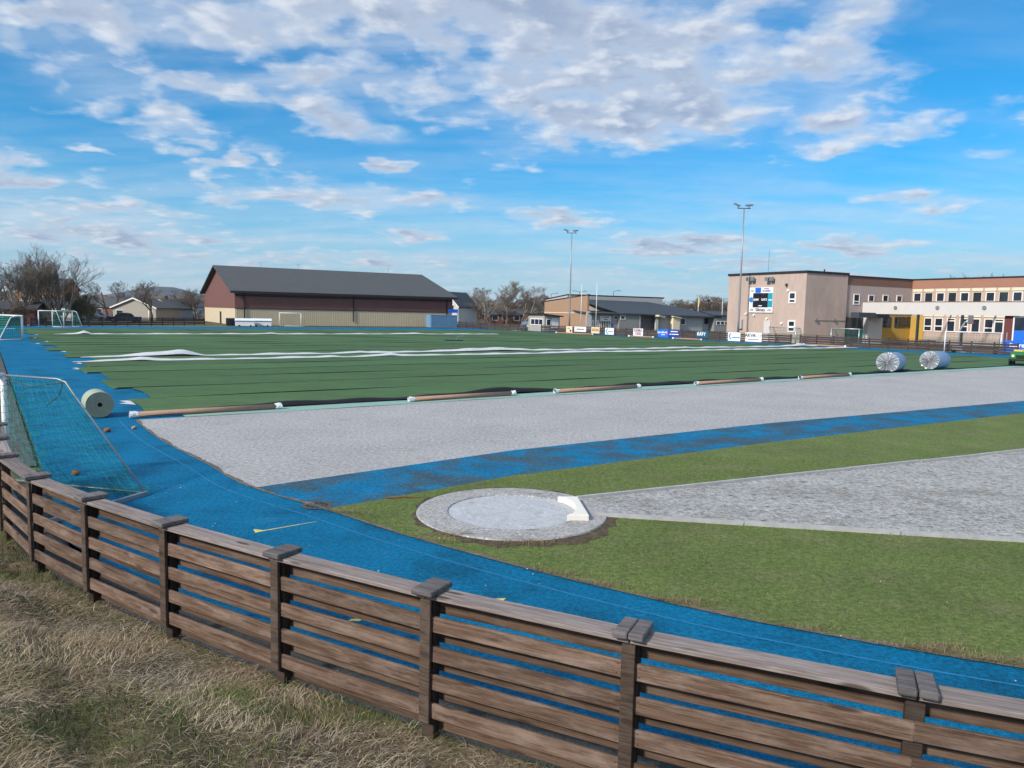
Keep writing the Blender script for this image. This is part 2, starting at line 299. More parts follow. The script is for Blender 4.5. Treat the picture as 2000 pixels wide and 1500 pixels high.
# ------------------------------------------------------------------ mesh builder
class MB:
    def __init__(s): s.v = []; s.f = []
    def add(s, vs, fs):
        b = len(s.v); s.v += [tuple(p) for p in vs]; s.f += [tuple(i+b for i in f) for f in fs]; return s
    def box(s, x0, x1, y0, y1, z0, z1, M=None):
        vs = [(x, y, z) for z in (z0, z1) for y in (y0, y1) for x in (x0, x1)]
        if M is not None: vs = [M @ Vector(p) for p in vs]
        return s.add(vs, [(0, 2, 3, 1), (4, 5, 7, 6), (0, 1, 5, 4), (2, 6, 7, 3), (0, 4, 6, 2), (1, 3, 7, 5)])
    def wbox(s, o, e, t0, t1, z0, z1, d0, d1):
        """box on a wall: t along e, z up, d outwards (towards the viewer side)"""
        n = (e[1], -e[0]); vs = []
        for z in (z0, z1):
            for d in (d0, d1):
                for t in (t0, t1): vs.append((o[0]+e[0]*t+n[0]*d, o[1]+e[1]*t+n[1]*d, z))
        return s.add(vs, [(0, 1, 3, 2), (4, 6, 7, 5), (0, 4, 5, 1), (2, 3, 7, 6), (0, 2, 6, 4), (1, 5, 7, 3)])
    def prism(s, poly, z0, z1):
        n = len(poly)
        z0s = [z0]*n if not hasattr(z0, '__len__') else z0; z1s = [z1]*n if not hasattr(z1, '__len__') else z1
        vs = [(p[0], p[1], a) for p, a in zip(poly, z0s)] + [(p[0], p[1], a) for p, a in zip(poly, z1s)]
        return s.add(vs, [tuple(range(n-1, -1, -1)), tuple(range(n, 2*n))] + [(i, (i+1) % n, n+(i+1) % n, n+i) for i in range(n)])
    def tube(s, pts, r, k=8, cap=True):
        pts = [Vector(p) for p in pts]; n = len(pts); rs = r if hasattr(r, '__len__') else [r]*n; base = len(s.v)
        up = None
        for i, p in enumerate(pts):
            d = (pts[min(i+1, n-1)] - pts[max(i-1, 0)]).normalized()
            if up is None: up = Vector((0, 0, 1)) if abs(d.z) < 0.9 else Vector((1, 0, 0))
            a = d.cross(up).normalized(); b = a.cross(d); up = b
            for j in range(k):
                t = 2*math.pi*j/k; s.v.append(tuple(p + (a*math.cos(t) + b*math.sin(t))*rs[i]))
        for i in range(n-1):
            for j in range(k):
                s.f.append((base+i*k+j, base+i*k+(j+1) % k, base+(i+1)*k+(j+1) % k, base+(i+1)*k+j))
        if cap:
            s.f.append(tuple(base+j for j in range(k-1, -1, -1))); s.f.append(tuple(base+(n-1)*k+j for j in range(k)))
        return s
    def sheet(s, poly, z):
        return s.add([(p[0], p[1], z) for p in poly], [tuple(range(len(poly)))])
    def mesh(s, name, material=None, smooth=False):
        me = bpy.data.meshes.new(name); me.from_pydata(s.v, [], s.f); me.validate(); me.update()
        if material: me.materials.append(MATS[material])
        if smooth:
            me.polygons.foreach_set('use_smooth', [True]*len(me.polygons))
        return me
    def build(s, name, material, parent=None, smooth=False):
        return link(name, s.mesh(name, material, smooth), parent)
def link(name, me, parent=None):
    o = bpy.data.objects.new(name, me); COL.objects.link(o)
    if parent is not None: o.parent = parent
    return o
def tag(o, label=None, cat=None, group=None, kind=None):
    if label: o['label'] = label
    if cat: o['category'] = cat
    if group: o['group'] = group
    if kind: o['kind'] = kind
    return o
def empty(name, loc=(0, 0, 0), rz=0.0):
    o = bpy.data.objects.new(name, None); COL.objects.link(o); o.location = loc; o.rotation_euler = (0, 0, rz); o.empty_display_size = 0.2; return o
def thing(name, label, cat, loc=(0, 0, 0), rz=0.0, group=None): return tag(empty(name, loc, rz), label, cat, group)
def copy_tree(o, parent=None):
    c = o.copy(); COL.objects.link(c)
    if parent is not None: c.parent = parent
    for ch in list(o.children): copy_tree(ch, c)
    return c
_dg = None
def text(name, s, size, material, parent, M, sx=1.0, bold=0.0):
    if s[0] == '~':          # lettering too small to read in the photo: one stroke per word
        ws = [int(q)*0.5*size for q in s[1:].split()]; gap = 0.28*size; x = -(sum(ws)+gap*(len(ws)-1))/2; b = MB()
        for w_ in ws: b.box(x, x+w_, -.22*size, .22*size, 0, .004); x += w_+gap
        me = b.mesh(name, material); me.transform(Matrix.Diagonal((sx, 1, 1, 1))); me.transform(M); return link(name, me, parent)
    cu = bpy.data.curves.new('t', 'FONT'); cu.body = s; cu.size = size; cu.align_x = 'CENTER'; cu.align_y = 'CENTER'; cu.extrude = 0.004; cu.offset = bold
    to = bpy.data.objects.new('t', cu); COL.objects.link(to)
    me = bpy.data.meshes.new_from_object(to.evaluated_get(bpy.context.evaluated_depsgraph_get()))
    bpy.data.objects.remove(to); bpy.data.curves.remove(cu)
    me.transform(Matrix.Diagonal((sx, 1, 1, 1))); me.transform(M)
    me.materials.clear(); me.materials.append(MATS[material])
    return link(name, me, parent)
def wallM(o, e, t, z, d):
    """matrix putting text (x right, y up) on a wall"""
    n = (e[1], -e[0])
    return Matrix(((e[0], 0, n[0], o[0]+e[0]*t+n[0]*d), (e[1], 0, n[1], o[1]+e[1]*t+n[1]*d), (0, 1, 0, z), (0, 0, 0, 1)))

# field frame: u along the turf strips, v across them
FA = (0.814, 0.581); FN = (-0.581, 0.814)
def UV(u, v, z=0.0): return Vector((FA[0]*u+FN[0]*v, FA[1]*u+FN[1]*v, z))
def toUV(p): return (p[0]*FA[0]+p[1]*FA[1], p[0]*FN[0]+p[1]*FN[1])

# ------------------------------------------------------------------ ground sheets
def structure(o): o['kind'] = 'structure'; return o
def smooth_path(pts, n=8):
    out = []
    P_ = [Vector(p[:2]).to_3d() for p in pts]
    for i in range(len(P_)-1):
        a, b, c, d = P_[max(i-1, 0)], P_[i], P_[i+1], P_[min(i+2, len(P_)-1)]
        for k in range(n):
            t = k/n
            out.append(0.5*((2*b)+(c-a)*t+(2*a-5*b+4*c-d)*t*t+(3*b-a-3*c+d)*t**3))
    out.append(P_[-1]); return out
POSTS = [(-9.15, 13.35), (-8.2, 11.98), (-7.18, 10.62), (-5.96, 9.37), (-4.74, 8.42), (-3.43, 7.50), (-2.03, 6.63), (-0.60, 5.82), (0.88, 5.09), (2.48, 4.39), (4.05, 3.80), (5.7, 3.3)]
INNER = [(-11.05, 22.05), (-9.0, 19.1), (-6.6, 16.15), (-5.0, 14.15), (-3.06, 12.5), (-1.6, 11.2), (0.05, 9.93), (1.5, 8.95), (2.9, 8.13), (5.12, 7.17), (8.5, 6.1), (14.0, 5.0)]
fpath = smooth_path(POSTS, 6); ipath = smooth_path(INNER, 10)
def offs(path, d):
    out = []
    for i, p in enumerate(path):
        t = (path[min(i+1, len(path)-1)]-path[max(i-1, 0)]).normalized(); out.append(p + Vector((t.y, -t.x, 0))*d)
    return out

structure(MB().sheet([(-9000, -9000), (9000, -9000), (9000, 9000), (-9000, 9000)], -0.06).build('ground', 'far_ground'))
structure(MB().sheet([UV(-7, 18.5), UV(1.0, 18.5), UV(2.2, 128), UV(-9, 128)], -0.02).build('asphalt_path', 'asphalt'))
outer = offs(fpath, -0.62)
trk = [(p.x, p.y) for p in outer] + [(30, -4), (95, 20)] + [UV(88.5, 25), UV(85.5, 62), UV(83, 127), UV(2.2, 127), UV(1.0, 12)]
blue = structure(MB().sheet(trk, 0.0).build('running_track', 'track_blue'))
vg = offs(fpath, -0.04)
verge = MB().sheet([(p.x, p.y) for p in vg] + [(p.x, p.y) for p in reversed(offs(fpath, -0.95))], -0.008).build('gravel_verge', 'verge'); structure(verge)

# gravel half-moon, runway, infield
top_v = 24.35
gp = [(p.x, p.y) for p in ipath if p.x < -4.85]
gravel = gp + [(-4.75, 14.05), (0.03, 18.4), (8.26, 24.15), (22.33, 32.86), (48, 50.3), UV(75, 12.9)]
gl = [UV(75, top_v)]
structure(MB().sheet(gravel + [(p.x, p.y) for p in gl], 0.004).build('gravel_area', 'gravel'))
rw = [(-4.75, 14.05), (0.03, 18.4), (8.26, 24.15), (22.33, 32.86), (48, 50.3), (46, 46), (19.32, 28.36), (6.99, 20.36), (0.04, 15.5), (-3.08, 12.58), (-4.0, 13.25)]
structure(MB().sheet(rw, 0.008).build('runway', 'runway_blue'))
ing = [(p.x, p.y) for p in ipath if p.x > -3.1]
infield = [(-3.06, 12.6), (0.04, 15.5), (6.99, 20.36), (19.32, 28.36), (46, 46), (60, 30), (40, 8)]
structure(MB().sheet(list(reversed(ing)) + infield, 0.012).build('infield_grass', 'infield'))
# bare soil edging along the inner kerb
ed = smooth_path(INNER, 26); me = MB()
wj = [0.5+0.5*math.sin(i*0.37)*math.sin(i*0.11+1)+random.uniform(-.35, .35) for i in range(len(ed))]
for i, p in enumerate(ed):
    t_ = (ed[min(i+1, len(ed)-1)]-ed[max(i-1, 0)]).normalized(); n_ = Vector((t_.y, -t_.x, 0))
    q0 = p+n_*0.012*random.random(); q1 = p-n_*(0.025+0.075*max(0, wj[i])); me.v += [(q0.x, q0.y, .014), (q1.x, q1.y, .017)]
for i in range(len(ed)-1): me.f.append((2*i, 2*i+2, 2*i+3, 2*i+1))
structure(me.build('soil_edging', 'soil'))
# painted lines on the track (parts of it)
ll = MB()
a_, b_ = offs(ipath, 0.40), offs(ipath, 0.432)
for i in range(len(ipath)-1): ll.add([(*a_[i].xy, 0.004), (*a_[i+1].xy, 0.004), (*b_[i+1].xy, 0.004), (*b_[i].xy, 0.004)], [(0, 1, 2, 3)])
ll.build('lane_line', 'track_line', blue)
p0, p1 = G(500, 1040), G(618, 1019)
dv = (p1-p0).normalized(); nv = Vector((-dv.y, dv.x, 0))
ar = MB().sheet([(p0+dv*0.05-nv*0.012)[:2], (p1-nv*0.006)[:2], (p1+nv*0.006)[:2], (p0+dv*0.05+nv*0.03)[:2]], 0.005)
ar.sheet([(p0-dv*0.02-nv*0.03)[:2], (p0+dv*0.13+nv*0.02)[:2], (p0+dv*0.05+nv*0.16)[:2], (p0+dv*0.02+nv*0.15)[:2]], 0.0055)
ar.build('painted_arrow', 'yellow_paint', blue)
for (x, y) in ((695, 1212), (975, 1172)):
    q = G(x, y); MB().sheet([(q.x-.08, q.y-.03), (q.x+.05, q.y-.02), (q.x+.08, q.y+.05), (q.x-.06, q.y+.03)], 0.005).build('painted_dash', 'yellow_paint', blue)
# pale seam strips between blue and turf at the far end
structure(MB().sheet([UV(2.6, 112.9), UV(83, 112.9), UV(83, 114.3), UV(2.6, 114.3)], 0.004).build('kerb_strip', 'white_paint_line'))

# ------------------------------------------------------------------ artificial turf: 22 strips
turf = structure(MB().sheet([UV(6.8, 25.6), UV(79, 25.6), UV(79, 112.8), UV(6.8, 112.8)], 0.010).build('turf_field', 'turf_base'))
starts = [4.4, 5.2, 4.6, 5.0, 4.5, 5.0, 5.9, 4.7, 5.3, 4.3, 5.2, 4.5, 5.4, 4.2, 5.0, 4.4, 5.6, 4.9, 4.1, 5.2, 4.6, 4.4]
for i, u0 in enumerate(starts):
    v0 = 25.5+4.0*i; u1 = 79.6+random.uniform(-.5, .5); m_ = MB(); nu = 46
    ph = random.random()*9
    prof = [(0.02, 0.012), (0.03, 0.062), (0.30, 0.044), (2.0, 0.04), (3.72, 0.042), (3.95, 0.05), (3.98, 0.012)]
    for k in range(nu+1):
        u = u0+(u1-u0)*k/nu
        for q, (dv_, z) in enumerate(prof):
            w = 0.016*math.sin(u*0.7+ph)+0.012*math.sin(u*1.9+ph*2)
            zz = z*(1.0+0.22*math.sin(u*0.45+ph+q) if 0 < q < 6 and q not in (3,) else 1)
            uu = u + (0.10*math.sin(q*2.1+ph) if k == 0 else 0)
            m_.v.append(tuple(UV(uu, v0+dv_+(w if q in (0, 1, 5, 6) else 0), zz)))
    K = len(prof)
    for k in range(nu):
        for q in range(K-1): m_.f.append((k*K+q, k*K+K+q, k*K+K+q+1, k*K+q+1))
    m_.f.append(tuple(range(K-1, -1, -1)))
    o = m_.build('turf_strip', 'turf', turf); o.data.materials.append(MATS['turf_edge'])
    o.data.polygons.foreach_set('material_index', [1 if (f % (K-1) == 0 and f < nu*(K-1)) else 0 for f in range(len(o.data.polygons))])
# torn bits of backing showing at the ends of some strips
for i in (0, 4, 5, 8, 11, 12, 14, 16):
    u0 = starts[i]; v0 = 25.5+4*i
    MB().sheet([UV(u0-0.42, v0+3.1), UV(u0+0.02, v0+2.5), UV(u0+0.06, v0+3.85), UV(u0-0.3, v0+3.9), UV(u0-0.14, v0+3.3)], 0.016).build('torn_backing', 'backing', turf)

def flap(name, label, v, u0, u1, humps, base_h=0.10, side=-1, material='backing', w=0.42, group=None):
    """turf edge folded up so that its pale backing shows; humps = (u, length, height)"""
    m_ = MB(); n_ = int((u1-u0)/0.35)
    for k in range(n_+1):
        u = u0+(u1-u0)*k/n_; h = base_h*(0.8+0.3*math.sin(u*0.8)+0.25*math.sin(u*2.3)); lift = 0.0
        for hu, hl, hh in humps:
            x = (u-hu)/hl
            if -1 < x < 1:
                b = (1+x)**1.5 if x < 0 else max(0.0, 1-x*3.2)
                h += hh*b; lift = max(lift, hh*0.55*b)
        taper = min(1, (u-u0)/1.5+0.05, (u1-u)/1.5+0.05)
        h *= taper
        vv = v + 0.10*math.sin(u*0.31)+0.05*math.sin(u*1.1)
        for dv_, z in ((side*w*0.9, 0.055+lift*0.8*taper), (side*w*0.6, 0.05+h*0.85), (side*w*0.25, 0.06+h), (side*w*0.0, 0.05+h*0.8), (-side*w*0.1, 0.045)):
            m_.v.append(tuple(UV(u, vv+dv_, z)))
    for k in range(n_):
        for q in range(4): m_.f.append((k*5+q, k*5+5+q, k*5+6+q, k*5+1+q))
    o = m_.build(name, material, smooth=True); return tag(o, label, 'turf edge', group)
flap('folded_turf_edge', 'nearer of two long white folded turf edges crossing the green pitch', 49.6, 4.6, 85.5, [(8.2, 2.6, 0.16), (24.5, 2.5, 0.16), (20.2, 1.2, .06), (44, 10, .08), (62, 2, .06)], 0.085, w=0.5)
flap('folded_turf_edge', 'farther long white folded turf edge with tall hump near its left end', 53.6, 5.4, 84.5, [(11.2, 4.6, 0.34), (24, 2, 0.10), (37, 11, 0.26), (60, 3, .10), (80, 6, .25)], 0.09, w=0.5)
flap('folded_turf_edge', 'thin white folded turf edge along the far side of pitch', 93.4, 7.0, 64, [(10.0, 1.1, 0.40), (30, 2.5, .16), (50, 6, .10)], 0.09, w=0.5)
flap('black_cloth_fold', 'black cloth fold lying along the near edge of the turf', 25.72, 5.6, 52, [(18, 6, .14), (30, 5, .06)], 0.10, material='black_cloth', w=0.45)
ul = MB()
n_ = 60
for k in range(n_+1):
    u = 5.2+(74-5.2)*k/n_; z = 0.016+0.006*math.sin(u*1.3)
    for v in (24.28, 25.35): ul.v.append(tuple(UV(u, v+0.03*math.sin(u*.5), z)))
for k in range(n_): ul.f.append((2*k, 2*k+2, 2*k+3, 2*k+1))
tag(ul.build('underlay_strip', 'underlay'), 'pale mint underlay strip unrolled along the near turf edge', 'underlay')

# cardboard tubes with plastic-wrapped ends
def core_tube(p, q, label, r=0.085, group='cardboard cores lying along the near turf edge'):
    p, q = Vector(p), Vector(q); d = (q-p); L = d.length; ang = math.atan2(d.y, d.x)
    t = thing('cardboard_core', label, 'tube', p, ang, group)
    MB().tube([(0.06, 0, r), (L-0.06, 0, r)], r, 14).build('tube', 'cardboard', t, True)
    for x, s_ in ((0.0, 1), (L, -1)):
        w = MB(); k = 12
        w.tube([(x+s_*0.16, 0, r), (x+s_*0.08, 0, r), (x, 0, r), (x-s_*0.05, 0.01, r)], [r*1.04, r*1.12, r*1.18, r*1.3], k, cap=False)
        for i, vv in enumerate(w.v): w.v[i] = (vv[0]+random.uniform(-.03, .03), vv[1]*random.uniform(.9, 1.15), max(0.004, vv[2]*random.uniform(.92, 1.1)))
        w.build('plastic_wrap', 'plastic_white', t)
        MB().tube([(x+s_*0.02, 0, r), (x+s_*0.03, 0, r)], r*0.8, 12).build('core_hole', 'hole', t)
tz = 0.022
for i, (a, b, lab) in enumerate((((250, 812), (548, 800), 'long cardboard core beside the green-grey roll'), ((790, 783), (992, 771), 'second cardboard core from the left along the turf edge'),
        ((1072, 767), (1233, 757), 'middle of the five cardboard cores along the near turf edge'), ((1316, 748), (1448, 741), 'fourth cardboard core from the left along the turf edge'), ((1528, 738), (1636, 733), 'cardboard core nearest to the two silver rolls'))):
    pa, pb = toUV(G(*a)), toUV(G(*b))
    core_tube(UV(pa[0], 24.78, tz), UV(pb[0], 24.92, tz), lab)

# green-grey underlay roll
def roll(name, label, loc, ang, r, L, side_m, face_m, cat='roll', group=None, rings=True):
    t = thing(name, label, cat, loc, ang, group)
    k = 40; b = MB()
    b.tube([(0, 0, r), (0.02, 0, r), (L-0.02, 0, r), (L, 0, r)], [r*0.985, r, r, r*0.985], k, cap=False)
    b.build('roll_side', side_m, t, True)
    f = MB(); prev = None
    for x in (0.0, L):
        c = MB(); rr = [r*0.985, r*0.8, r*0.66, r*0.64, r*0.40, r*0.38, r*0.17]; base = 0
        for q, rad in enumerate(rr):
            dx = (0.0, 0.002, 0.002, 0.004, 0.004, 0.006, 0.006)[q]*(1 if x == 0 else -1)
            for j in range(k): a = 2*math.pi*j/k; c.v.append((x+dx, rad*math.cos(a), r+rad*math.sin(a)))
        for q in range(len(rr)-1):
            for j in range(k): c.f.append((q*k+j, q*k+(j+1) % k, (q+1)*k+(j+1) % k, (q+1)*k+j))
        c.build('roll_end', face_m, t)
        MB().tube([(x+(0.05 if x == 0 else -0.05), 0, r), (x+(0.045 if x == 0 else -0.045), 0, r)], r*0.19, 20).build('core_hole', 'hole', t)
    return t
gr = G(196, 817); gr.z = 0.018
roll('underlay_roll', 'green-grey underlay roll standing at the left end of the turf edge', gr, math.atan2(FN[1], FN[0]), 0.385, 1.0, 'roll_green', 'roll_face')
# silver wrapped rolls: gathered plastic at the end
def silver_roll(label, loc, ang, r, L):
    t = thing('wrapped_turf_roll', label, 'roll', loc, ang, 'silver wrapped rolls on the far side of the gravel')
    k = 72; b = MB()
    for x, s_ in ((0, 1.0), (0.05, 1.02), (L*0.5, 1.0), (L-0.04, 0.99), (L, 0.96)):
        for j in range(k):
            a = 2*math.pi*j/k; rr = r*s_*(1+0.006*math.sin(j*3+x*5)); b.v.append((x, 1.06*rr*math.cos(a), max(0.0, r*0.95+0.95*rr*math.sin(a))))
    for q in range(4):
        for j in range(k): b.f.append((q*k+j, q*k+(j+1) % k, (q+1)*k+(j+1) % k, (q+1)*k+j))
    b.f.append(tuple(4*k+j for j in range(k)))
    b.build('wrapping', 'silver_side_shade', t, True)
    c = MB(); rg = [1.0, 0.86, 0.6, 0.35, 0.16, 0.05]
    for q, f in enumerate(rg):
        for j in range(k):
            a = 2*math.pi*j/k + 0.05*math.sin(j*1.7); pl = (0.055*math.sin(j*2.62)+0.03*math.sin(j*1.57+1)+0.02*math.sin(j*0.9))*(1 if 0 < q < 5 else 0.1)*f**0.4
            c.v.append((-0.01-0.05*(1-f)+pl*1.3, 1.06*r*f*math.cos(a), max(0.0, r*0.95+0.95*r*f*math.sin(a))))
    for q in range(5):
        for j in range(k): c.f.append((q*k+(j+1) % k, q*k+j, (q+1)*k+j, (q+1)*k+(j+1) % k))
    c.f.append(tuple(5*k+j for j in range(k)))
    c.build('gathered_end', 'silver', t)
    MB().tube([(-0.05, 0.02, r), (-0.13, -0.01, r-0.05)], [0.05, 0.02], 8).build('tied_knot', 'ink_grey', t)
sr1, sr2 = G(1733, 728), G(1815, 722)
silver_roll('left silver plastic-wrapped turf roll standing on the pale strip', sr1+Vector((0.1, 0.25, 0.02)), R(90-44), 0.67, 1.5)
silver_roll('right silver plastic-wrapped turf roll closer to the green vehicle', sr2+Vector((0.1, 0.25, 0.02)), R(90-58), 0.66, 1.5)

# tubes of cardboard left along the right-hand fence
FE = Vector((48.1-(-12.45), 83-151.0, 0)).normalized(); FO = (-12.45, 151.0); FEt = (FE.x, FE.y)
def fence_t(px, py=660): return WP(FO, FEt, px, py)[0]
def fpt(t, d=0.0, z=0.0): return Vector((FO[0]+FEt[0]*t+FEt[1]*d, FO[1]+FEt[1]*t-FEt[0]*d, z))
for x0, x1, lab in ((1108, 1180, 'pale cardboard core below the swoosh banner by the fence'), (1250, 1298, 'cardboard core by the fence left of the blue banner'), (1336, 1392, 'cardboard core by the fence below the petrol banner'), (1590, 1672, 'orange-brown core on far turf end before the fence')):
    core_tube(fpt(fence_t(x0), 2.6, 0.02), fpt(fence_t(x1), 2.6, 0.02), lab, 0.12, 'cardboard cores lying along the right-hand fence')

# ------------------------------------------------------------------ shot-put circle
c0 = Vector((0.04, 12.62, 0)); spc = thing('shot_put_circle', 'round concrete shot-put circle with raised ring in the grass', 'throwing circle', c0)
k = 64; ring = MB(); fl = MB()
def circ(r, z, sx=1.0): return [(sx*r*math.cos(2*math.pi*j/k), r*math.sin(2*math.pi*j/k)*1.03, z) for j in range(k)]
for L_ in (circ(1.62, 0.0), circ(1.60, 0.036), circ(1.12, 0.042), circ(1.09, 0.038), circ(1.08, 0.012)): ring.v += L_
for q in range(4):
    for j in range(k): ring.f.append((q*k+j, q*k+(j+1) % k, (q+1)*k+(j+1) % k, (q+1)*k+j))
ring.build('concrete_ring', 'concrete', spc); fl.sheet(circ(1.085, 0), 0.021).build('circle_floor', 'concrete_pale', spc)
sm = []
for j in range(k):
    a = 2*math.pi*j/k; rr_ = 1.68+0.05*math.sin(j*1.9)+0.04*math.sin(j*0.7+1)+random.uniform(-.03, .03)+0.24*max(0, math.cos(a+1.15))**2; sm.append((rr_*math.cos(a), rr_*math.sin(a)*1.03))
MB().sheet(sm, 0.016).build('soil_margin', 'moss_soil', spc)
# toe board
tb = MB(); n_ = 14; ang0 = math.radians(4); half = 0.56
ring_in, ring_out, flat = [], [], []
vs_b, vs_t = [], []
inn = [(1.085*math.cos(ang0+half*(2*i/n_-1)), 1.085*1.03*math.sin(ang0+half*(2*i/n_-1))) for i in range(n_+1)]
ax = Vector((math.cos(ang0), math.sin(ang0), 0)); ay = Vector((-ax.y, ax.x, 0)); hw = 1.085*math.sin(half)+0.03
outp = [ax*1.20+ay*hw, ax*1.20-ay*hw]
A = ax*1.22-ay*(hw+0.02); B = ax*1.22+ay*(hw+0.02)
inA = Vector((*inn[0], 0))-ay*0.02-ax*0.06; inB = Vector((*inn[-1], 0))+ay*0.02-ax*0.06
poly = [inA.xy] + [Vector(p) for p in inn[1:-1]] + [inB.xy, B.xy, A.xy]
tbo = tb.prism([(p[0], p[1]) for p in poly], 0.024, 0.135).build('toe_board', 'white_board')
tbo.location = c0; tag(tbo, 'white curved toe board on the edge of the shot-put circle', 'toe board')
bv = tbo.modifiers.new('b', 'BEVEL'); bv.width = 0.012; bv.segments = 2; bv.limit_method = 'ANGLE'
# landing sector
s_up0, s_up1, s_lo0, s_lo1 = G(1128, 977), G(2000, 882), G(1165, 1009), G(2000, 1060)
du = (s_up1-s_up0).normalized(); dl = (s_lo1-s_lo0).normalized()
sec = [s_up0.xy, (s_up0+du*22).xy, (s_lo0+dl*20).xy, s_lo0.xy, (1.55, 12.9), (1.45, 13.2)]
structure(MB().sheet(sec, 0.020).build('landing_sector', 'sector_gravel'))
for nm, p, d, lab in (('sector_board', s_up0, du, 'upper grey edge board running right from the throwing circle'), ('sector_board', s_lo0, dl, 'lower grey edge board running right below the gravel sector')):
    t = thing(nm, lab, 'edge board', p, math.atan2(d.y, d.x), 'edge boards of the landing sector')
    x = 0.0
    while x < 18:
        L = 2.4; M_ = Matrix.Translation((x, random.uniform(-.012, .012), 0)) @ Matrix.Rotation(random.uniform(-.006, .006), 4, 'Z')
        MB().box(0, L-0.015, -0.035, 0.035, 0.0, 0.075+random.uniform(-.008, .008), M_).build('board', 'edge_board', t); x += L
# drain grate
dg = thing('drain_grate', 'round dark drain grate set in the blue track', 'drain', G(619, 988)+Vector((0, 0, 0.008)))
g = MB(); 
for j in range(28):
    a0, a1 = 2*math.pi*j/28, 2*math.pi*(j+1)/28
    for r0, r1 in ((0.19, 0.26),): g.add([(r0*math.cos(a0), r0*math.sin(a0), .006), (r1*math.cos(a0), r1*math.sin(a0), .006), (r1*math.cos(a1), r1*math.sin(a1), .006), (r0*math.cos(a1), r0*math.sin(a1), .006)], [(0, 1, 2, 3)])
g.build('rim', 'asphalt', dg)
MB().sheet([(0.19*math.cos(i*.2244), 0.19*math.sin(i*.2244)) for i in range(28)], 0.003).build('pit', 'hole', dg)
for j in range(12):
    a = 2*math.pi*j/12; MB().box(0.05, 0.19, -0.014, 0.014, 0.004, 0.008, Matrix.Rotation(a, 4, 'Z')).build('bar', 'asphalt', dg)
MB().sheet([(0.06*math.cos(i*.5236), 0.06*math.sin(i*.5236)) for i in range(12)], 0.0085).build('hub', 'asphalt', dg)

# ------------------------------------------------------------------ near wooden fence
FR = [(0.17, 0.295), (0.405, 0.53), (0.645, 0.77), (0.885, 1.01)]
BK = [(0.03, 0.155), (0.278, 0.403), (0.518, 0.643), (0.758, 0.883), (0.998, 1.123)]
def boxmesh(name, x0, x1, y0, y1, z0, z1, m, bev=0.004):
    import bmesh
    b = MB().box(x0, x1, y0, y1, z0, z1); me = b.mesh(name, m)
    if bev:
        bm = bmesh.new(); bm.from_mesh(me); bmesh.ops.bevel(bm, geom=bm.edges[:], offset=bev, segments=1, affect='EDGES'); bm.to_mesh(me); bm.free()
    return me
fence = thing('wooden_fence', 'weathered brown plank fence curving across the foreground', 'fence')
ME = {'front': boxmesh('plank', -0.5, 0.5, -0.014, 0.014, -0.0625, 0.0625, 'plank'), 'back': boxmesh('plank', -0.5, 0.5, -0.014, 0.014, -0.0625, 0.0625, 'plank_back'),
      'rail': boxmesh('top_rail', -0.5, 0.5, -0.098, 0.098, -0.017, 0.017, 'rail'), 'post': boxmesh('post', -0.055, 0.055, -0.042, 0.042, -0.15, 1.15, 'post', 0.006),
      'batten': boxmesh('batten', -0.048, 0.048, -0.016, 0.016, 0.14, 1.15, 'batten'), 'capa': boxmesh('cap_board', -0.052, 0.052, -0.15, 0.15, 0, 0.048, 'post_cap', 0.008), 'cap1': boxmesh('cap_board', -0.098, 0.098, -0.15, 0.15, 0, 0.048, 'post_cap', 0.008)}
def put(me, name, loc, rz, sx=1.0, rx=0.0, ry=0.0):
    o = link(name, me, fence); o.location = loc; o.rotation_euler = (rx, ry, rz); o.scale = (sx, 1, 1); return o
PV = [Vector((*p, 0)) for p in POSTS]; screws = MB()
for i in range(len(PV)):
    a, b = PV[max(i-1, 0)], PV[min(i+1, len(PV)-1)]; d = (b-a).normalized(); ang = math.atan2(d.y, d.x); nrm = Vector((d.y, -d.x, 0))  # towards camera side
    p = PV[i]; put(ME['post'], 'post', p, ang)
    if i != 9:
        put(ME['batten'], 'batten', p+nrm*(0.042+0.028+0.018)+Vector((0, 0, random.uniform(-.01, .01))), ang+math.pi, 1.0, 0, random.uniform(-.008, .008))
    for s_ in ((-1, 1) if i >= 8 else (0,)):
        put(ME['capa'] if i >= 8 else ME['cap1'], 'cap_board', p+d*s_*0.0545+Vector((0, 0, 1.192+random.uniform(-.003, .004))), ang+random.uniform(-.03, .03), 1.0, random.uniform(-.02, .02), s_*0.03)
    if i == len(PV)-1: continue
    q = PV[i+1]; e = (q-p); L = e.length; ea = math.atan2(e.y, e.x); en = Vector((e.y, -e.x, 0)).normalized(); mid = (p+q)/2
    for z0, z1 in FR:
        put(ME['front'], 'plank', mid+en*0.057+Vector((0, 0, (z0+z1)/2+random.uniform(-.005, .005))), ea, L+(0.0 if i != 8 and i != 9 else 0.004), random.uniform(-.03, .03), random.uniform(-.004, .004))
    for z0, z1 in BK:
        put(ME['back'], 'plank', mid-en*0.057+Vector((0, 0, (z0+z1)/2+random.uniform(-.005, .005))), ea, L-0.004, random.uniform(-.03, .03), random.uniform(-.004, .004))
    for z0, z1 in FR:
        for sg in (-1, 1):
            if (i == 8 and sg == 1) or (i == 9 and sg == -1): continue
            for z in (z0+.03, z1-.03):
                c_ = mid+e.normalized()*sg*(L/2-.078+random.uniform(-.012, .012))+en*(0.057+.0135)+Vector((0, 0, z+random.uniform(-.008, .008)))
                screws.tube([c_, c_+en*.003], .0052, 6)
    put(ME['rail'], 'top_rail', mid+Vector((0, 0, 1.172)), ea, L-0.004, random.uniform(-.02, .02))

tag(screws.build('screw_heads', 'metal_dark', fence), kind='stuff')

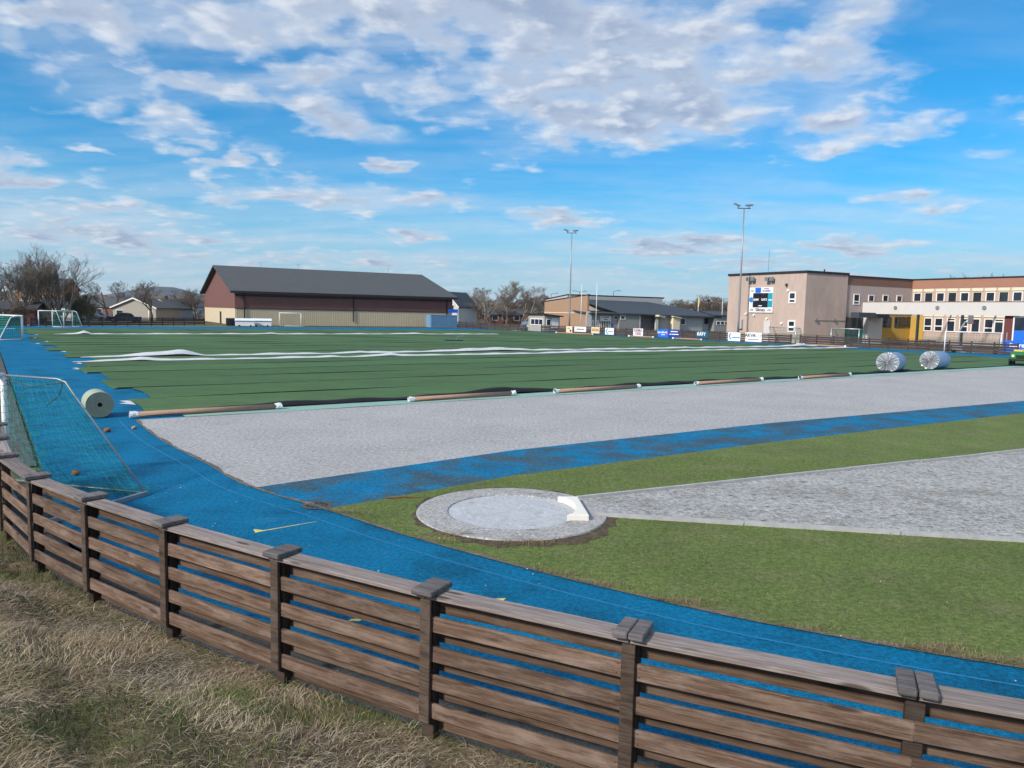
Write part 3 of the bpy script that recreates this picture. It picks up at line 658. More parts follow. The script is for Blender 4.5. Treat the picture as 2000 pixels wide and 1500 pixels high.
# ------------------------------------------------------------------ dry grass bank
seg = []
for i in range(len(fpath)-1): seg.append((fpath[i+1]-fpath[i]).length)
cum = np.concatenate([[0], np.cumsum(seg)])
def bank(s_, d):
    i = int(np.clip(np.searchsorted(cum, s_)-1, 0, len(seg)-1)); f = (s_-cum[i])/seg[i]
    p = fpath[i].lerp(fpath[i+1], f); t = (fpath[i+1]-fpath[i]).normalized()
    q = p+Vector((t.y, -t.x, 0))*d
    h = 0.30*max(d-0.25, 0)**1.05; h = 1.75*(1-math.exp(-h/1.75)) if h > 0 else 0
    h += (0.05*math.sin(q.x*2.1+q.y)+0.04*math.sin(q.y*3.1-q.x*1.3)+0.02*math.sin(q.x*7+q.y*5))*min(1, d)
    return Vector((q.x, q.y, h-0.02))
bm_ = MB(); ns, ndp = 90, 44
for i in range(ns+1):
    for j in range(ndp+1): bm_.v.append(tuple(bank(cum[-1]*i/ns, -0.1+8.0*(j/ndp)**1.3)))
for i in range(ns):
    for j in range(ndp): bm_.f.append((i*(ndp+1)+j, i*(ndp+1)+j+1, (i+1)*(ndp+1)+j+1, (i+1)*(ndp+1)+j))
structure(bm_.build('grass_bank', 'bank_soil', smooth=True))

def blades(name, material, roots, heads, length, width, lean, cols, label, cat, nseg=3):
    n = len(roots); V_ = np.zeros((n, (nseg+1)*2, 3)); t = np.linspace(0, 1, nseg+1)
    dirx = np.stack([np.cos(heads), np.sin(heads), np.zeros(n)], 1); side = np.stack([-np.sin(heads), np.cos(heads), np.zeros(n)], 1)
    for k_, tt in enumerate(t):
        ang = lean*(0.35+0.65*tt)            # bends over with height
        out = np.sin(ang)*tt*length; upz = np.cos(ang)*tt*length
        c = roots + dirx*out[:, None] + np.array([0, 0, 1.0])*np.maximum(upz, 0.004+0.02*tt)[:, None]
        w = (width*(1-tt*0.85))[:, None]
        V_[:, 2*k_] = c-side*w; V_[:, 2*k_+1] = c+side*w
    fcs = np.array([[2*q, 2*q+1, 2*q+3, 2*q+2] for q in range(nseg)])
    Fc = (fcs[None]+(np.arange(n)*(nseg+1)*2)[:, None, None]).reshape(-1, 4)
    me = bpy.data.meshes.new(name); nv = n*(nseg+1)*2
    me.vertices.add(nv); me.vertices.foreach_set('co', V_.reshape(-1))
    me.loops.add(Fc.size); me.loops.foreach_set('vertex_index', Fc.reshape(-1).astype(np.int32))
    me.polygons.add(len(Fc)); me.polygons.foreach_set('loop_start', np.arange(0, Fc.size, 4, dtype=np.int32))
    at = me.color_attributes.new('Col', 'FLOAT_COLOR', 'POINT'); cc = np.ones((n, (nseg+1)*2, 4)); cc[:, :, :3] = cols[:, None, :]
    at.data.foreach_set('color', cc.reshape(-1)); me.materials.append(MATS[material]); me.update(); me.validate()
    return tag(link(name, me), label, cat, kind='stuff')
def vnoise(x, y, sc, seed=0):
    x = x*sc+seed*17.3; y = y*sc-seed*9.1
    return (np.sin(x*1.3+1.7*np.sin(y*0.9+seed))+np.sin(y*1.7+1.3*np.sin(x*1.1-seed))+np.sin((x+y)*0.8+2.1*np.sin((x-y)*0.6)))/3
nb = 150000
ss = rng.uniform(0.8, cum[-1]*0.88, nb); dd = rng.uniform(0.0, 1, nb)**0.9*4.7-0.06
rt = np.array([bank(a, b) for a, b in zip(ss, dd)])
# combed tufts: heading and lean vary in patches
clx = rt[:, 0]; cly = rt[:, 1]
hd = 0.4+2.2*vnoise(clx, cly, 1.6, 1)+1.2*vnoise(clx, cly, 5, 2)+rng.normal(0, 1.0, nb)
gmask = (vnoise(clx, cly, 1.1, 3)+0.9*np.exp(-dd/0.35)+0.5*vnoise(clx, cly, 3.7, 4)+0.5*np.clip(dd-3.4, 0, 1.2)+rng.normal(0, 0.25, nb)) > 0.70
ln = np.where(gmask, rng.uniform(.05, .13, nb), rng.uniform(.04, .18, nb)); lean = np.where(gmask, rng.uniform(.4, 1.3, nb), np.clip(rng.normal(1.52, 0.13, nb), 0.3, 1.62))
wd = rng.uniform(.0010, .0042, nb)
pal = np.array([(0.33, 0.268, 0.172), (0.245, 0.190, 0.122), (0.41, 0.350, 0.250), (0.165, 0.125, 0.084), (0.33, 0.300, 0.245)])
pk = np.clip(((vnoise(clx, cly, 2.3, 6)+1)*2.3+rng.normal(0, 0.9, nb)), 0, 4.99).astype(int)
cl = pal[pk]*rng.uniform(.55, 1.35, (nb, 1)); gc = np.array([(0.085, 0.115, 0.030)])*rng.uniform(.6, 1.5, (nb, 1))
cl = np.where(gmask[:, None], gc, cl)
rt[:, 2] += 0.0
blades('dry_grass', 'straw', rt, hd, ln, wd, lean, cl, 'matted dry straw grass with green tufts on the bank', 'grass')

# short grass blades on the infield near the track
nb = 60000
x_ = rng.uniform(-3.5, 11, nb); y_ = rng.uniform(6.2, 18, nb)
ipx = np.array([p.x for p in ipath]); ipy = np.array([p.y for p in ipath])
o_ = np.argsort(ipx); yb = np.interp(x_, ipx[o_], ipy[o_]); yt = np.interp(x_, [-3.06, .04, 6.99, 19.3], [12.6, 15.5, 20.36, 28.4])
rr = np.hypot(x_-c0.x, (y_-c0.y)/1.03); 
cross_u = du.x*(y_-s_up0.y)-du.y*(x_-s_up0.x); cross_l = dl.x*(y_-s_lo0.y)-dl.y*(x_-s_lo0.x)
insec = (cross_u < 0.05) & (cross_l > -0.05) & (x_ > 1.2)
bare = rng.uniform(0, 1, nb) < np.clip(1.2-(rr-1.6)*2.5, 0, .95)*(y_ < 12.6)
ok = (y_ > yb+0.08) & (y_ < yt-0.05) & (rr > 1.66) & ~insec & ~bare
x_, y_ = x_[ok], y_[ok]; n_ = len(x_)
cl = np.array([(0.108, 0.155, 0.040)])*rng.uniform(.6, 1.45, (n_, 1)); dry = rng.uniform(0, 1, n_) < 0.10+0.12*(vnoise(x_, y_, 1.3, 8) > .3)
cl[dry] = np.array([0.17, 0.15, 0.075])*rng.uniform(.6, 1.2, (dry.sum(), 1))
blades('short_grass', 'short_grass', np.stack([x_, y_, np.full(n_, 0.010)], 1), rng.uniform(0, 6.28, n_), rng.uniform(.018, .05, n_), rng.uniform(.002, .0045, n_), rng.uniform(.2, 1.2, n_), cl, 'short green grass of the infield round the throwing circle', 'grass', 2)
# dead tufts along the kerb
kp = []
for cx, cy, n_ in ((2.05, 8.68, 500), (1.2, 9.2, 250), (4.4, 7.55, 700), (5.0, 7.3, 500), (3.3, 8.0, 150), (-2.7, 12.35, 300), (-1.0, 10.9, 250), (0.6, 9.6, 250), (0.3, 10.9, 500), (-0.9, 11.2, 300)):
    kp.append(np.stack([rng.normal(cx, 0.22, n_), rng.normal(cy, 0.07, n_)-0.0, np.full(n_, 0.012)], 1))
kp = np.concatenate(kp); kp[:, 1] -= (kp[:, 0]*0)
yb = np.interp(kp[:, 0], ipx[o_], ipy[o_]); kp[:, 1] = np.maximum(kp[:, 1], yb+0.02); n_ = len(kp)
blades('dead_tufts', 'straw', kp, rng.uniform(0, 6.28, n_), rng.uniform(.04, .12, n_), rng.uniform(.0015, .003, n_), rng.uniform(.7, 1.5, n_), np.array([(0.24, 0.19, 0.115)])*rng.uniform(.5, 1.3, (n_, 1)), 'dead grass tufts along the inner edge of the track', 'grass', 2)
# litter: pale specks of paper, leaf and grit lying on track and grass
sp = MB(); rs = random.Random(21)
for i in range(170):
    x, y = (rs.uniform(-8, 6), rs.uniform(5.5, 16)) if i < 130 else (rs.uniform(-2, 12), rs.uniform(8, 22))
    z = 0.02; sz = rs.choice((.004, .006, .009, .013)); a = rs.random()*6.28; c_, s2 = math.cos(a)*sz, math.sin(a)*sz
    h_ = sz*.5; sp.add([(x-c_, y-s2, z), (x+s2*.6, y-c_*.6, z), (x+c_, y+s2, z+h_*.3), (x-s2*.6, y+c_*.6, z), (x, y, z+h_)], [(0, 1, 4), (1, 2, 4), (2, 3, 4), (3, 0, 4)])
tag(sp.build('litter_specks', 'cream'), 'pale specks of grit and leaf scattered over track and grass', 'litter', kind='stuff')
# litter
st = MB().tube([G(752, 976)+Vector((0, 0, .03)), G(785, 975)+Vector((0, 0, .05)), G(822, 974)+Vector((0, 0, .03))], [0.012, 0.016, 0.008], 6).build('stick', 'rust'); tag(st, 'thin brown stick lying on grass left of the circle', 'stick')
def lump(name, loc, r, m, label, cat):
    import bmesh
    bm = bmesh.new(); bmesh.ops.create_icosphere(bm, subdivisions=2, radius=r)
    for v in bm.verts: v.co *= random.uniform(.75, 1.15); v.co.z *= 0.8
    me = bpy.data.meshes.new(name); bm.to_mesh(me); bm.free(); me.materials.append(MATS[m]); o = link(name, me); o.location = Vector(loc)+Vector((0, 0, r*0.6)); return tag(o, label, cat)
lump('brick_lump', G(210, 844), 0.09, 'rust', 'small red-brown lump lying on the blue track below the roll', 'stone')
lump('stone', G(262, 838), 0.07, 'cardboard', 'small tan stone at the gravel edge beside the blue track', 'stone')
lump('stone', G(148, 928), 0.08, 'rust', 'brown stone on blue track under the goal net', 'stone')
mt = thing('equipment_tray', 'dark tray with handle lying on the green turf', 'tray', G(886, 666)+Vector((0, 0, .06)), R(10))
MB().box(-1.0, 1.0, -.5, .5, 0, .10).build('tray', 'car_dark', mt); MB().tube([(0.3, .4, .1), (0.5, .5, .45), (1.2, .6, .5)], .03, 6).build('handle', 'metal_grey', mt)

# ------------------------------------------------------------------ far wooden fences
pl_me = boxmesh('plank', 0, 1, -0.015, 0.015, -0.098, 0.098, 'far_plank', 0); po_me = boxmesh('post', -0.06, 0.06, -0.06, 0.06, -0.05, 1.25, 'far_plank', 0); ra_me = boxmesh('top_rail', 0, 1, -0.10, 0.10, -0.02, 0.02, 'far_plank', 0)
def far_fence(label, p, q, bay=2.1, zs=(0.22, 0.50, 0.78, 1.04)):
    p, q = Vector((p[0], p[1], 0)), Vector((q[0], q[1], 0)); d = q-p; L = d.length; ang = math.atan2(d.y, d.x); d.normalize(); n_ = max(1, round(L/bay)); w = L/n_
    t = thing('wooden_fence', label, 'fence', p, ang)
    for i in range(n_+1): o = link('post', po_me, t); o.location = (i*w, 0, 0)
    for i in range(n_):
        for z in zs: o = link('plank', pl_me, t); o.location = (i*w+0.0, -0.075, z+random.uniform(-.02, .02)); o.scale = (w, 1, 1); o.rotation_euler = (0, random.uniform(-.006, .006), 0)
        o = link('top_rail', ra_me, t); o.location = (i*w, 0, 1.27); o.scale = (w-.004, 1, 1)
def fx(px, d=0.0): return fpt(fence_t(px), d)
far_fence('dark plank fence between the blue container and the small kiosk', fx(884), fx(1027))
far_fence('dark plank fence carrying the row of sponsor banners', fx(1057), fx(1545))
far_fence('dark plank fence in front of the school yard', fx(1563), fx(1990))
far_fence('dark plank fence along the back left behind the goals', (-66, 103.8), (-53.3, 131.1))
far_fence('dark plank fence end at the far left behind the net goal', (-76, 82.0), (-66.3, 103.3))

# banners on the right-hand fence
def banner(label, x0, x1, y0, y1, m, group='banners on the right-hand fence', d=0.14, thing_name='banner'):
    xm = (x0+x1)/2; ym = (y0+y1)/2
    d0 = ray(xm, ym)
    t0 = WP(FO, FEt, x0, ym)[0]; t1 = WP(FO, FEt, x1, ym)[0]; z1 = WP(FO, FEt, xm, y0)[1]; z0 = max(0.08, WP(FO, FEt, xm, y1)[1])
    b = thing(thing_name, label, 'banner', fpt(t0, d), math.atan2(FEt[1], FEt[0]), group)
    w = t1-t0; MB().box(0, w, -0.012, 0.012, z0, z1).build('panel', m, b)
    return b, w, z0, z1
def btext(b, s, size, m, x, z, sx=1.0, bold=0.0, name='lettering'):
    M_ = Matrix(((1, 0, 0, x), (0, 0, -1, -0.017), (0, 1, 0, z), (0, 0, 0, 1))); return text(name, s, size, m, b, M_, sx, bold)
def bshape(b, pts, m, name='logo', dep=-0.02):
    MB().add([(x, dep, z) for x, z in pts], [tuple(range(len(pts)))]).build(name, m, b)
def swoosh(b, x, z, s, m):
    n_ = 10; pts = []
    for i in range(n_+1): a = math.radians(100+170*i/n_); pts.append((x+s*math.cos(a), z+s*math.sin(a)))
    for i in range(n_, -1, -1): a = math.radians(110+150*i/n_); pts.append((x+.22*s+.78*s*math.cos(a), z+.78*s*math.sin(a)))
    bshape(b, pts, m)
b, w, z0, z1 = banner('small cream banner with dark dot, leftmost on the fence', 1107, 1119, 637, 650, 'sign_cream'); btext(b, '~1', .7, 'ink_black', w*.72, z0+.35); btext(b, '~3', .35, 'ink_green', w*.4, z0+.75)
b, w, z0, z1 = banner('white banner with one line of grey lettering', 1123, 1146, 638, 648, 'sign_white'); btext(b, '~7 4', .34, 'ink_black', w/2, (z0+z1)/2, min(1, w/3.3))
b, w, z0, z1 = banner('cream banner with two tan squares', 1156, 1172, 639, 651, 'sign_cream')
for xx in (w*.28, w*.72): bshape(b, [(xx-.36, z0+.3), (xx+.36, z0+.3), (xx+.36, z1-.22), (xx-.36, z1-.22)], 'ink_tan')
b, w, z0, z1 = banner('white banner with teal swoosh left of the maroon-lettered banner', 1183, 1200, 640.5, 653.5, 'sign_white'); swoosh(b, w*.35, (z0+z1)/2, .45, 'ink_teal'); btext(b, '~7', .3, 'ink_green', w*.62, z0+.5)
b, w, z0, z1 = banner('white banner with two lines of maroon capitals', 1238, 1257, 641.5, 656, 'sign_white'); btext(b, 'REMA', .62, 'ink_maroon', w/2, z0+.95*(z1-z0)*.76, 1.0, .012); btext(b, '1000', .62, 'ink_maroon', w/2, z0+(z1-z0)*.28, 1.0, .012)
b, w, z0, z1 = banner('bright blue banner with white bank lettering', 1286, 1306.5, 643, 658.5, 'sign_blue'); btext(b, 'SpareBank', .42, 'ink_white', w*.40, z0+.72, .95, .008); btext(b, '~7', .2, 'ink_white', w*.5, z0+.36)
bshape(b, [(w*.86+.17*math.cos(i*.6283), z0+.68+.24*math.sin(i*.6283)) for i in range(10)], 'ink_red'); btext(b, '1', .34, 'ink_white', w*.86, z0+.68, 1, .01)
b, w, z0, z1 = banner('navy banner with two short lines of white text', 1306.7, 1327, 643.5, 659, 'sign_navy'); btext(b, '~9', .28, 'ink_white', w*.55, z0+.85); btext(b, '~2 9', .28, 'ink_white', w*.55, z0+.45)
b, w, z0, z1 = banner('petrol blue banner with large white capitals', 1361, 1385, 646, 660, 'sign_petrol'); btext(b, 'ELAND', .28, 'ink_white', w*.36, z1-.26); btext(b, 'RAFT', .62, 'ink_white', w*.42, z0+.5, 1, .015)
b, w, z0, z1 = banner('white banner with blue swoosh in front of the pink tower', 1423, 1447, 649, 666, 'sign_white'); swoosh(b, w*.3, (z0+z1)/2+.05, .42, 'ink_blue'); btext(b, '~7', .34, 'ink_teal', w*.65, z0+.48)
b, w, z0, z1 = banner('white banner with bold black capitals beside the goal', 1457, 1489, 649.5, 667.5, 'sign_white'); btext(b, 'AKVA', .62, 'ink_black', w*.30, z1-.40, .95, .014); btext(b, 'GROUP', .5, 'ink_grey', w*.72, z1-.42, .8); btext(b, '~9', .34, 'ink_grey', w*.5, z0+.3)
# big blue board at the right edge
bq_ = G(1957, 691); bo = (bq_.x, bq_.y); be = (0.664, -0.748)
bb = thing('advert_board', 'large bright blue advertising board at the right edge', 'banner', (bo[0], bo[1], 0), math.atan2(be[1], be[0]))
MB().box(0, 9, -.03, .03, 0.15, 1.45).build('panel', 'sign_blue', bb)
MB().box(0.9, 9, .06, .10, 1.46, 2.55).build('upper_panel', 'sign_blue', bb)
btext(bb, 'SpareBank', .62, 'ink_white', 1.95, .98, 1.0, .012).location.y = -0.02; btext(bb, '~7', .22, 'ink_white', 2.3, .55).location.y = -0.02
bshape(bb, [(3.9+.35*math.cos(i*.524), .95+.35*math.sin(i*.524)) for i in range(12)], 'ink_red', dep=-.04)
for x in (0.3, 3, 6, 8.7): MB().box(x-.05, x+.05, .03, .12, 0, 2.3).build('support', 'metal_grey', bb)

# ------------------------------------------------------------------ goals
def goal(label, loc, rz, w, h, dtop, dbot, m='goal_white', net='net_far', r=0.06, cell=0.35, nr=0.009, group='portable goals around the pitch', curved=True, netcover=True):
    """front frame along local x, depth towards +y"""
    t = thing('goal', label, 'goal', loc, rz, group)
    for x in (0, w):
        MB().tube([(x, 0, 0), (x, 0, h)], r, 8).build('post', m, t, True)
        pts = [(x, 0, h)]
        if curved: pts += [(x, dtop*.5, h), (x, dtop*.9, h*.95), (x, dtop*1.05, h*.82), (x, dbot, 0.03)]
        else: pts += [(x, dtop, h), (x, dbot, 0.03)]
        MB().tube(pts, r*.6, 6).build('stay', m, t, True)
        MB().tube([(x, 0, r*.6), (x, dbot, r*.6)], r*.7, 6).build('side_ground_bar', m, t, True)
    MB().tube([(-r, 0, h), (w+r, 0, h)], r, 8).build('crossbar', m, t, True)
    MB().tube([(0, dbot, r*.5), (w, dbot, r*.5)], r*.6, 6).build('rear_ground_bar', m, t, True)
    if netcover:
        nm = MB(); prof = [(0, h), (dtop, h*(.97 if curved else 1)), (dtop+(dbot-dtop)*.3, h*.7), (dbot, 0.05)]
        for i in range(int(w/cell)+1):
            x = min(i*cell, w); nm.tube([(x, y, z) for y, z in prof], nr, 3, cap=False)
        L_ = [0.0]
        for (a, b) in zip(prof[:-1], prof[1:]): L_.append(L_[-1]+math.hypot(b[0]-a[0], b[1]-a[1]))
        for s_ in np.arange(0, L_[-1], cell):
            y = np.interp(s_, L_, [q[0] for q in prof]); z = np.interp(s_, L_, [q[1] for q in prof]); nm.tube([(0, y, z), (w, y, z)], nr, 3, cap=False)
        for x in (0, w):
            for z in np.arange(cell, h, cell):
                yy = dtop+(dbot-dtop)*(1-z/h); nm.tube([(x, 0, z), (x, yy, z)], nr, 3, cap=False)
            for y in np.arange(cell, dbot, cell):
                zz = h if y < dtop else h*(dbot-y)/(dbot-dtop+1e-6); nm.tube([(x, y, 0), (x, y, zz)], nr, 3, cap=False)
        nm.build('net', net, t)
    return t
pG = lambda x, y: G(x, y)
# far left: goal with green net seen from the side, two goals by the fence, goal by the hall
g1 = pG(44, 664); goal('white goal with bright green net at the far left edge', g1, R(150), 5.0, 2.1, 1.0, 1.9, net='net_green', cell=0.16, nr=.022, r=.10)
gA, gB = pG(103, 638.5), pG(142, 638); e_ = gB-gA; goal('white goal nearest the big bare trees by the back fence', gB, math.atan2(-e_.y, -e_.x), e_.length, 2.2, 0.9, 1.8, net='net_green', nr=.012)
goal('white goal half hidden behind the other by the back fence', pG(76, 638), R(35), 3.0, 2.2, .9, 1.7, net='net_green', nr=.012)
gA, gB = pG(546, 637), pG(588, 638); e_ = gB-gA; goal('white goal standing against the beige hall wall', gA, math.atan2(e_.y, e_.x), e_.length, 2.35, 0.9, 2.0, nr=.006, cell=.5)
gA, gB = pG(1501, 669), pG(1553, 672); e_ = gB-gA; goal('thin grey goal beside the black-lettered white banner', gA, math.atan2(e_.y, e_.x), max(3.0, e_.length), 2.1, .9, 1.8, m='alu', net='net_green', cell=.22, nr=.010)
gA, gB = pG(1622, 676), pG(1676, 679); e_ = gB-gA; goal('green-netted goal in front of the school entrance', gA, math.atan2(e_.y, e_.x), max(3.0, e_.length), 2.2, .9, 1.8, m='alu', net='net_green', cell=.20, nr=.011)
gA, gB = pG(1844, 688), pG(1953, 692); e_ = gB-gA; gt = goal('white goal with wheels right of the silver rolls', gA, math.atan2(e_.y, e_.x), e_.length, 2.25, .9, 1.9, nr=.008, cell=.3)
for x in (0.9, e_.length-.4): 
    MB().tube([(x-.18, .35, .17), (x+.18, .35, .17)], .17, 14).build('wheel', 'tyre', gt, True)

# near goal at the left edge: built in its own frame (front post, top bar, raked stay, nets)
ng = thing('goal', 'near goal with turquoise net and thin raked frame at left', 'goal')
fp = Vector((-9.55, 14.15, 0)); rt_ = Vector((-8.22, 13.80, 2.0)); rg = Vector((-6.50, 13.28, 0.04)); wv = Vector((-0.30, -0.955, 0))*2.2
HG = 2.02
for s_, q in ((0, Vector((0, 0, 0))), (1, wv)):
    MB().tube([fp+q, fp+q+Vector((0, 0, HG))], 0.055, 10).build('post', 'goal_white', ng, True)
    b1 = rt_+q
    MB().tube([fp+q+Vector((0, 0, HG)), b1-Vector((0.12, -0.03, 0)), b1+Vector((0.06, -0.02, -0.05)), b1+(rg-rt_)*0.10, rg+q], 0.017, 8).build('stay', 'metal_grey', ng, True)
    MB().tube([fp+q+Vector((0, 0, .03)), rg+q], 0.018, 8).build('side_ground_bar', 'metal_grey', ng, True)
MB().tube([fp+Vector((0, 0, HG)), fp+wv+Vector((0, 0, HG))], 0.05, 10).build('crossbar', 'goal_white', ng, True)
MB().box(-0.03, 2.25, -.03, .03, 0, .07, Matrix.Translation(rg-Vector((0, 0, .04))) @ Matrix.Rotation(math.atan2(wv.y, wv.x), 4, 'Z')).build('rear_ground_bar', 'metal_grey', ng)
nm = MB(); rr_ = 0.0032
def netpanel(fn, nu, nv_, j=0.012):
    g_ = [[fn(i/nu, k_/nv_)+Vector((random.gauss(0, j), random.gauss(0, j), random.gauss(0, j))) for k_ in range(nv_+1)] for i in range(nu+1)]
    for i in range(nu+1):
        nm.tube(g_[i], rr_, 3, cap=False)
    for k_ in range(nv_+1): nm.tube([g_[i][k_] for i in range(nu+1)], rr_, 3, cap=False)
F0, T0 = fp+Vector((0, 0, .05)), fp+Vector((0, 0, HG-.03))
def side(q):
    def f(s_, t):   # s front->rear, t bottom->top
        lo = F0.lerp(rg, s_); hi = T0.lerp(rt_, s_) if True else T0
        p = lo.lerp(hi, t); 
        sag = 0.28*math.sin(math.pi*s_)*math.sin(math.pi*min(1, t*1.1)); return p+q+Vector((0.05, 0.15, -0.25))*sag
    return f
netpanel(side(Vector((0, 0, 0))), 22, 15)
def back(s_, t):       # across width s, t ground->top
    p = rg.lerp(rt_, t)+wv*s_; sag = math.sin(math.pi*t)*math.sin(math.pi*s_)*0.35; return p+Vector((-0.75, 0.18, -0.15))*sag
netpanel(back, 15, 19)
def gather(s_, t):     # bunched net hanging in a long fold
    a = T0.lerp(rg, t**0.9); a = a+Vector((-0.55*math.sin(math.pi*t)*1.0, 0.1, -0.75*math.sin(math.pi*t)**1.3)); 
    a.z = max(a.z, .03); return a+Vector(((s_-.5)*.22, (s_-.5)*.25, (s_-.5)*.06))
netpanel(gather, 8, 30, .03)
nm.build('net', 'net_green', ng)
rp = MB(); 
rp.tube([T0+Vector((0, 0, -.06)), (T0+rt_)/2+Vector((0, 0, -.16)), rt_+Vector((0, 0, -.06))], .009, 5)
rp.tube([rt_+Vector((0, 0, -.05)), rt_+Vector((-.05, -.05, -.3)), rt_+Vector((-.32, 0, -.5))], .009, 5); rp.build('rope', 'metal_dark', ng)

# ------------------------------------------------------------------ sports hall
HE = (0.866, 0.5); HN = (-0.5, 0.866); hp = G(459.4, 635.2); HO = (hp.x, hp.y)
hl = WP(HO, HE, 883, 600)[0]; hall = thing('sports_hall', 'large brown and beige sports hall with dark gable roof', 'building')
ev = WP(HO, HE, 459.4, 565)[1]; mid_z = WP(HO, HE, 459.4, 602)[1]; HD = 36.0; rdz = 11.3
def hpnt(t, d): return (HO[0]+HE[0]*t+HN[0]*d, HO[1]+HE[1]*t+HN[1]*d)
MB().prism([hpnt(0, 0), hpnt(hl, 0), hpnt(hl, HD), hpnt(0, HD)], 0, mid_z).build('lower_wall', 'beige_clad', hall)
MB().prism([hpnt(-.04, -.06), hpnt(hl+.04, -.06), hpnt(hl+.04, HD+.06), hpnt(-.04, HD+.06)], mid_z, ev-.1).build('upper_wall', 'brown_clad', hall)
for t in (0.0, hl):
    a, b, c = hpnt(t, 0), hpnt(t, HD), hpnt(t, HD/2); s_ = 1 if t == 0 else -1
    w_ = hpnt(t+s_*.3, 0), hpnt(t+s_*.3, HD), hpnt(t+s_*.3, HD/2)
    MB().add([(*a, ev-.12), (*b, ev-.12), (*c, rdz-.15), (*w_[0], ev-.12), (*w_[1], ev-.12), (*w_[2], rdz-.15)], [(0, 1, 2), (3, 5, 4), (0, 3, 4, 1), (1, 4, 5, 2), (2, 5, 3, 0)]).build('gable', 'brown_clad', hall)
def slab(name, pts, th, m, parent):
    n_ = len(pts); v_ = [tuple(p) for p in pts]+[(p[0], p[1], p[2]-th) for p in pts]
    return MB().add(v_, [tuple(range(n_)), tuple(range(2*n_-1, n_-1, -1))]+[(i, n_+i, n_+(i+1) % n_, (i+1) % n_) for i in range(n_)]).build(name, m, parent)
ov = 0.9
sl_ = (rdz-ev)/(HD/2)
slab('roof_slope', [(*hpnt(-ov, -ov), ev-sl_*ov), (*hpnt(hl+ov, -ov), ev-sl_*ov), (*hpnt(hl+ov, HD/2), rdz), (*hpnt(-ov, HD/2), rdz)], .25, 'roof_dark', hall)
slab('roof_slope', [(*hpnt(-ov, HD/2), rdz), (*hpnt(hl+ov, HD/2), rdz), (*hpnt(hl+ov, HD+ov), ev-sl_*ov), (*hpnt(-ov, HD+ov), ev-sl_*ov)], .25, 'roof_dark', hall)
MB().wbox(HO, HE, -ov, hl+ov, ev-sl_*ov-.42, ev-sl_*ov-.02, ov, ov+.06).build('fascia', 'trim_dark', hall)
MB().wbox(HO, HE, 0, hl, ev-1.15, ev-.95, .08, .16).build('wall_band', 'trim_dark', hall)
MB().wbox(HO, HE, -.02, hl, mid_z-.06, mid_z+.06, .07, .12).build('wall_band', 'trim_dark', hall)
for px in (477, 690, 872):
    t, _ = WP(HO, HE, px, 600); MB().wbox(HO, HE, t-.09, t+.09, .9, ev-.5, .1, .26).build('downpipe', 'trim_dark', hall)
# vertical ribs of the beige cladding (one part)
rb = MB(); t = 0.3
while t < hl-.2: rb.wbox(HO, HE, t, t+.05, 0.1, mid_z-.08, 0, .045); t += .36
tag(rb.build('cladding_rib', 'beige_clad', hall), kind='stuff')
GE = (-HN[0], -HN[1]); GO = hpnt(0, HD)           # left gable, seen from the camera's left
tt = HD
MB().wbox(GO, GE, -3.2, 0.0, 0, 4.2, -14, -.2).build('side_annex', 'brown_clad', hall)
MB().wbox(GO, GE, 20, 21.6, 0.0, 2.3, .02, .08).build('door', 'trim_dark', hall)
bxx = WP(HO, HE, 443, 630)[0]
for px in (510, 583, 758):
    q = hpnt(WP(hpnt(0, HD/2), HE, px, 530)[0], HD/2); MB().tube([(q[0], q[1], rdz), (q[0], q[1], rdz+1.0)], .04, 5).build('roof_mast', 'metal_grey', hall); MB().tube([(q[0]-.5, q[1], rdz+.9), (q[0]+.5, q[1], rdz+1.0)], .03, 5).build('roof_aerial', 'metal_grey', hall)
# things in front of the hall
db = thing('storage_box', 'black storage box left of white dugouts', 'box', G(451, 636), math.atan2(HE[1], HE[0]))
MB().box(-.75, .75, -.5, .5, 0, 1.25).build('body', 'car_dark', db); MB().box(-.8, .8, -.55, .55, 1.25, 1.33).build('lid', 'metal_grey', db)
for i, px in enumerate((478.5, 511.5)):
    q = G(px, 637.5); dgt = thing('dugout', ('left' if i == 0 else 'right')+' one of two white gabled dugout shelters by the hall', 'shelter', q, math.atan2(HE[1], HE[0])-R(12), 'white dugout shelters')
    MB().add([(-1.55, -.6, 0.1), (1.55, -.6, .1), (1.55, .6, .1), (-1.55, .6, .1), (-1.55, -.6, 1.0), (1.55, -.6, 1.0), (1.55, .6, 1.0), (-1.55, .6, 1.0), (-1.55, 0, 1.32), (1.55, 0, 1.32)],
             [(0, 1, 5, 4), (2, 3, 7, 6), (1, 2, 6, 9, 5), (3, 0, 4, 8, 7)]).build('cover', 'tarp_white', dgt)
    slab('roof', [(-1.6, -.68, .98), (1.6, -.68, .98), (1.6, 0, 1.36), (-1.6, 0, 1.36)], .04, 'tarp_white', dgt); slab('roof', [(-1.6, 0, 1.36), (1.6, 0, 1.36), (1.6, .68, .98), (-1.6, .68, .98)], .04, 'tarp_white', dgt)
    MB().box(-1.6, 1.6, -.70, -.66, .9, .98).build('edge_trim', 'metal_grey', dgt)
    for x in (-.9, .9): MB().tube([(x-.1, -.62, .14), (x+.1, -.62, .14)], .14, 10).build('wheel', 'tyre', dgt)
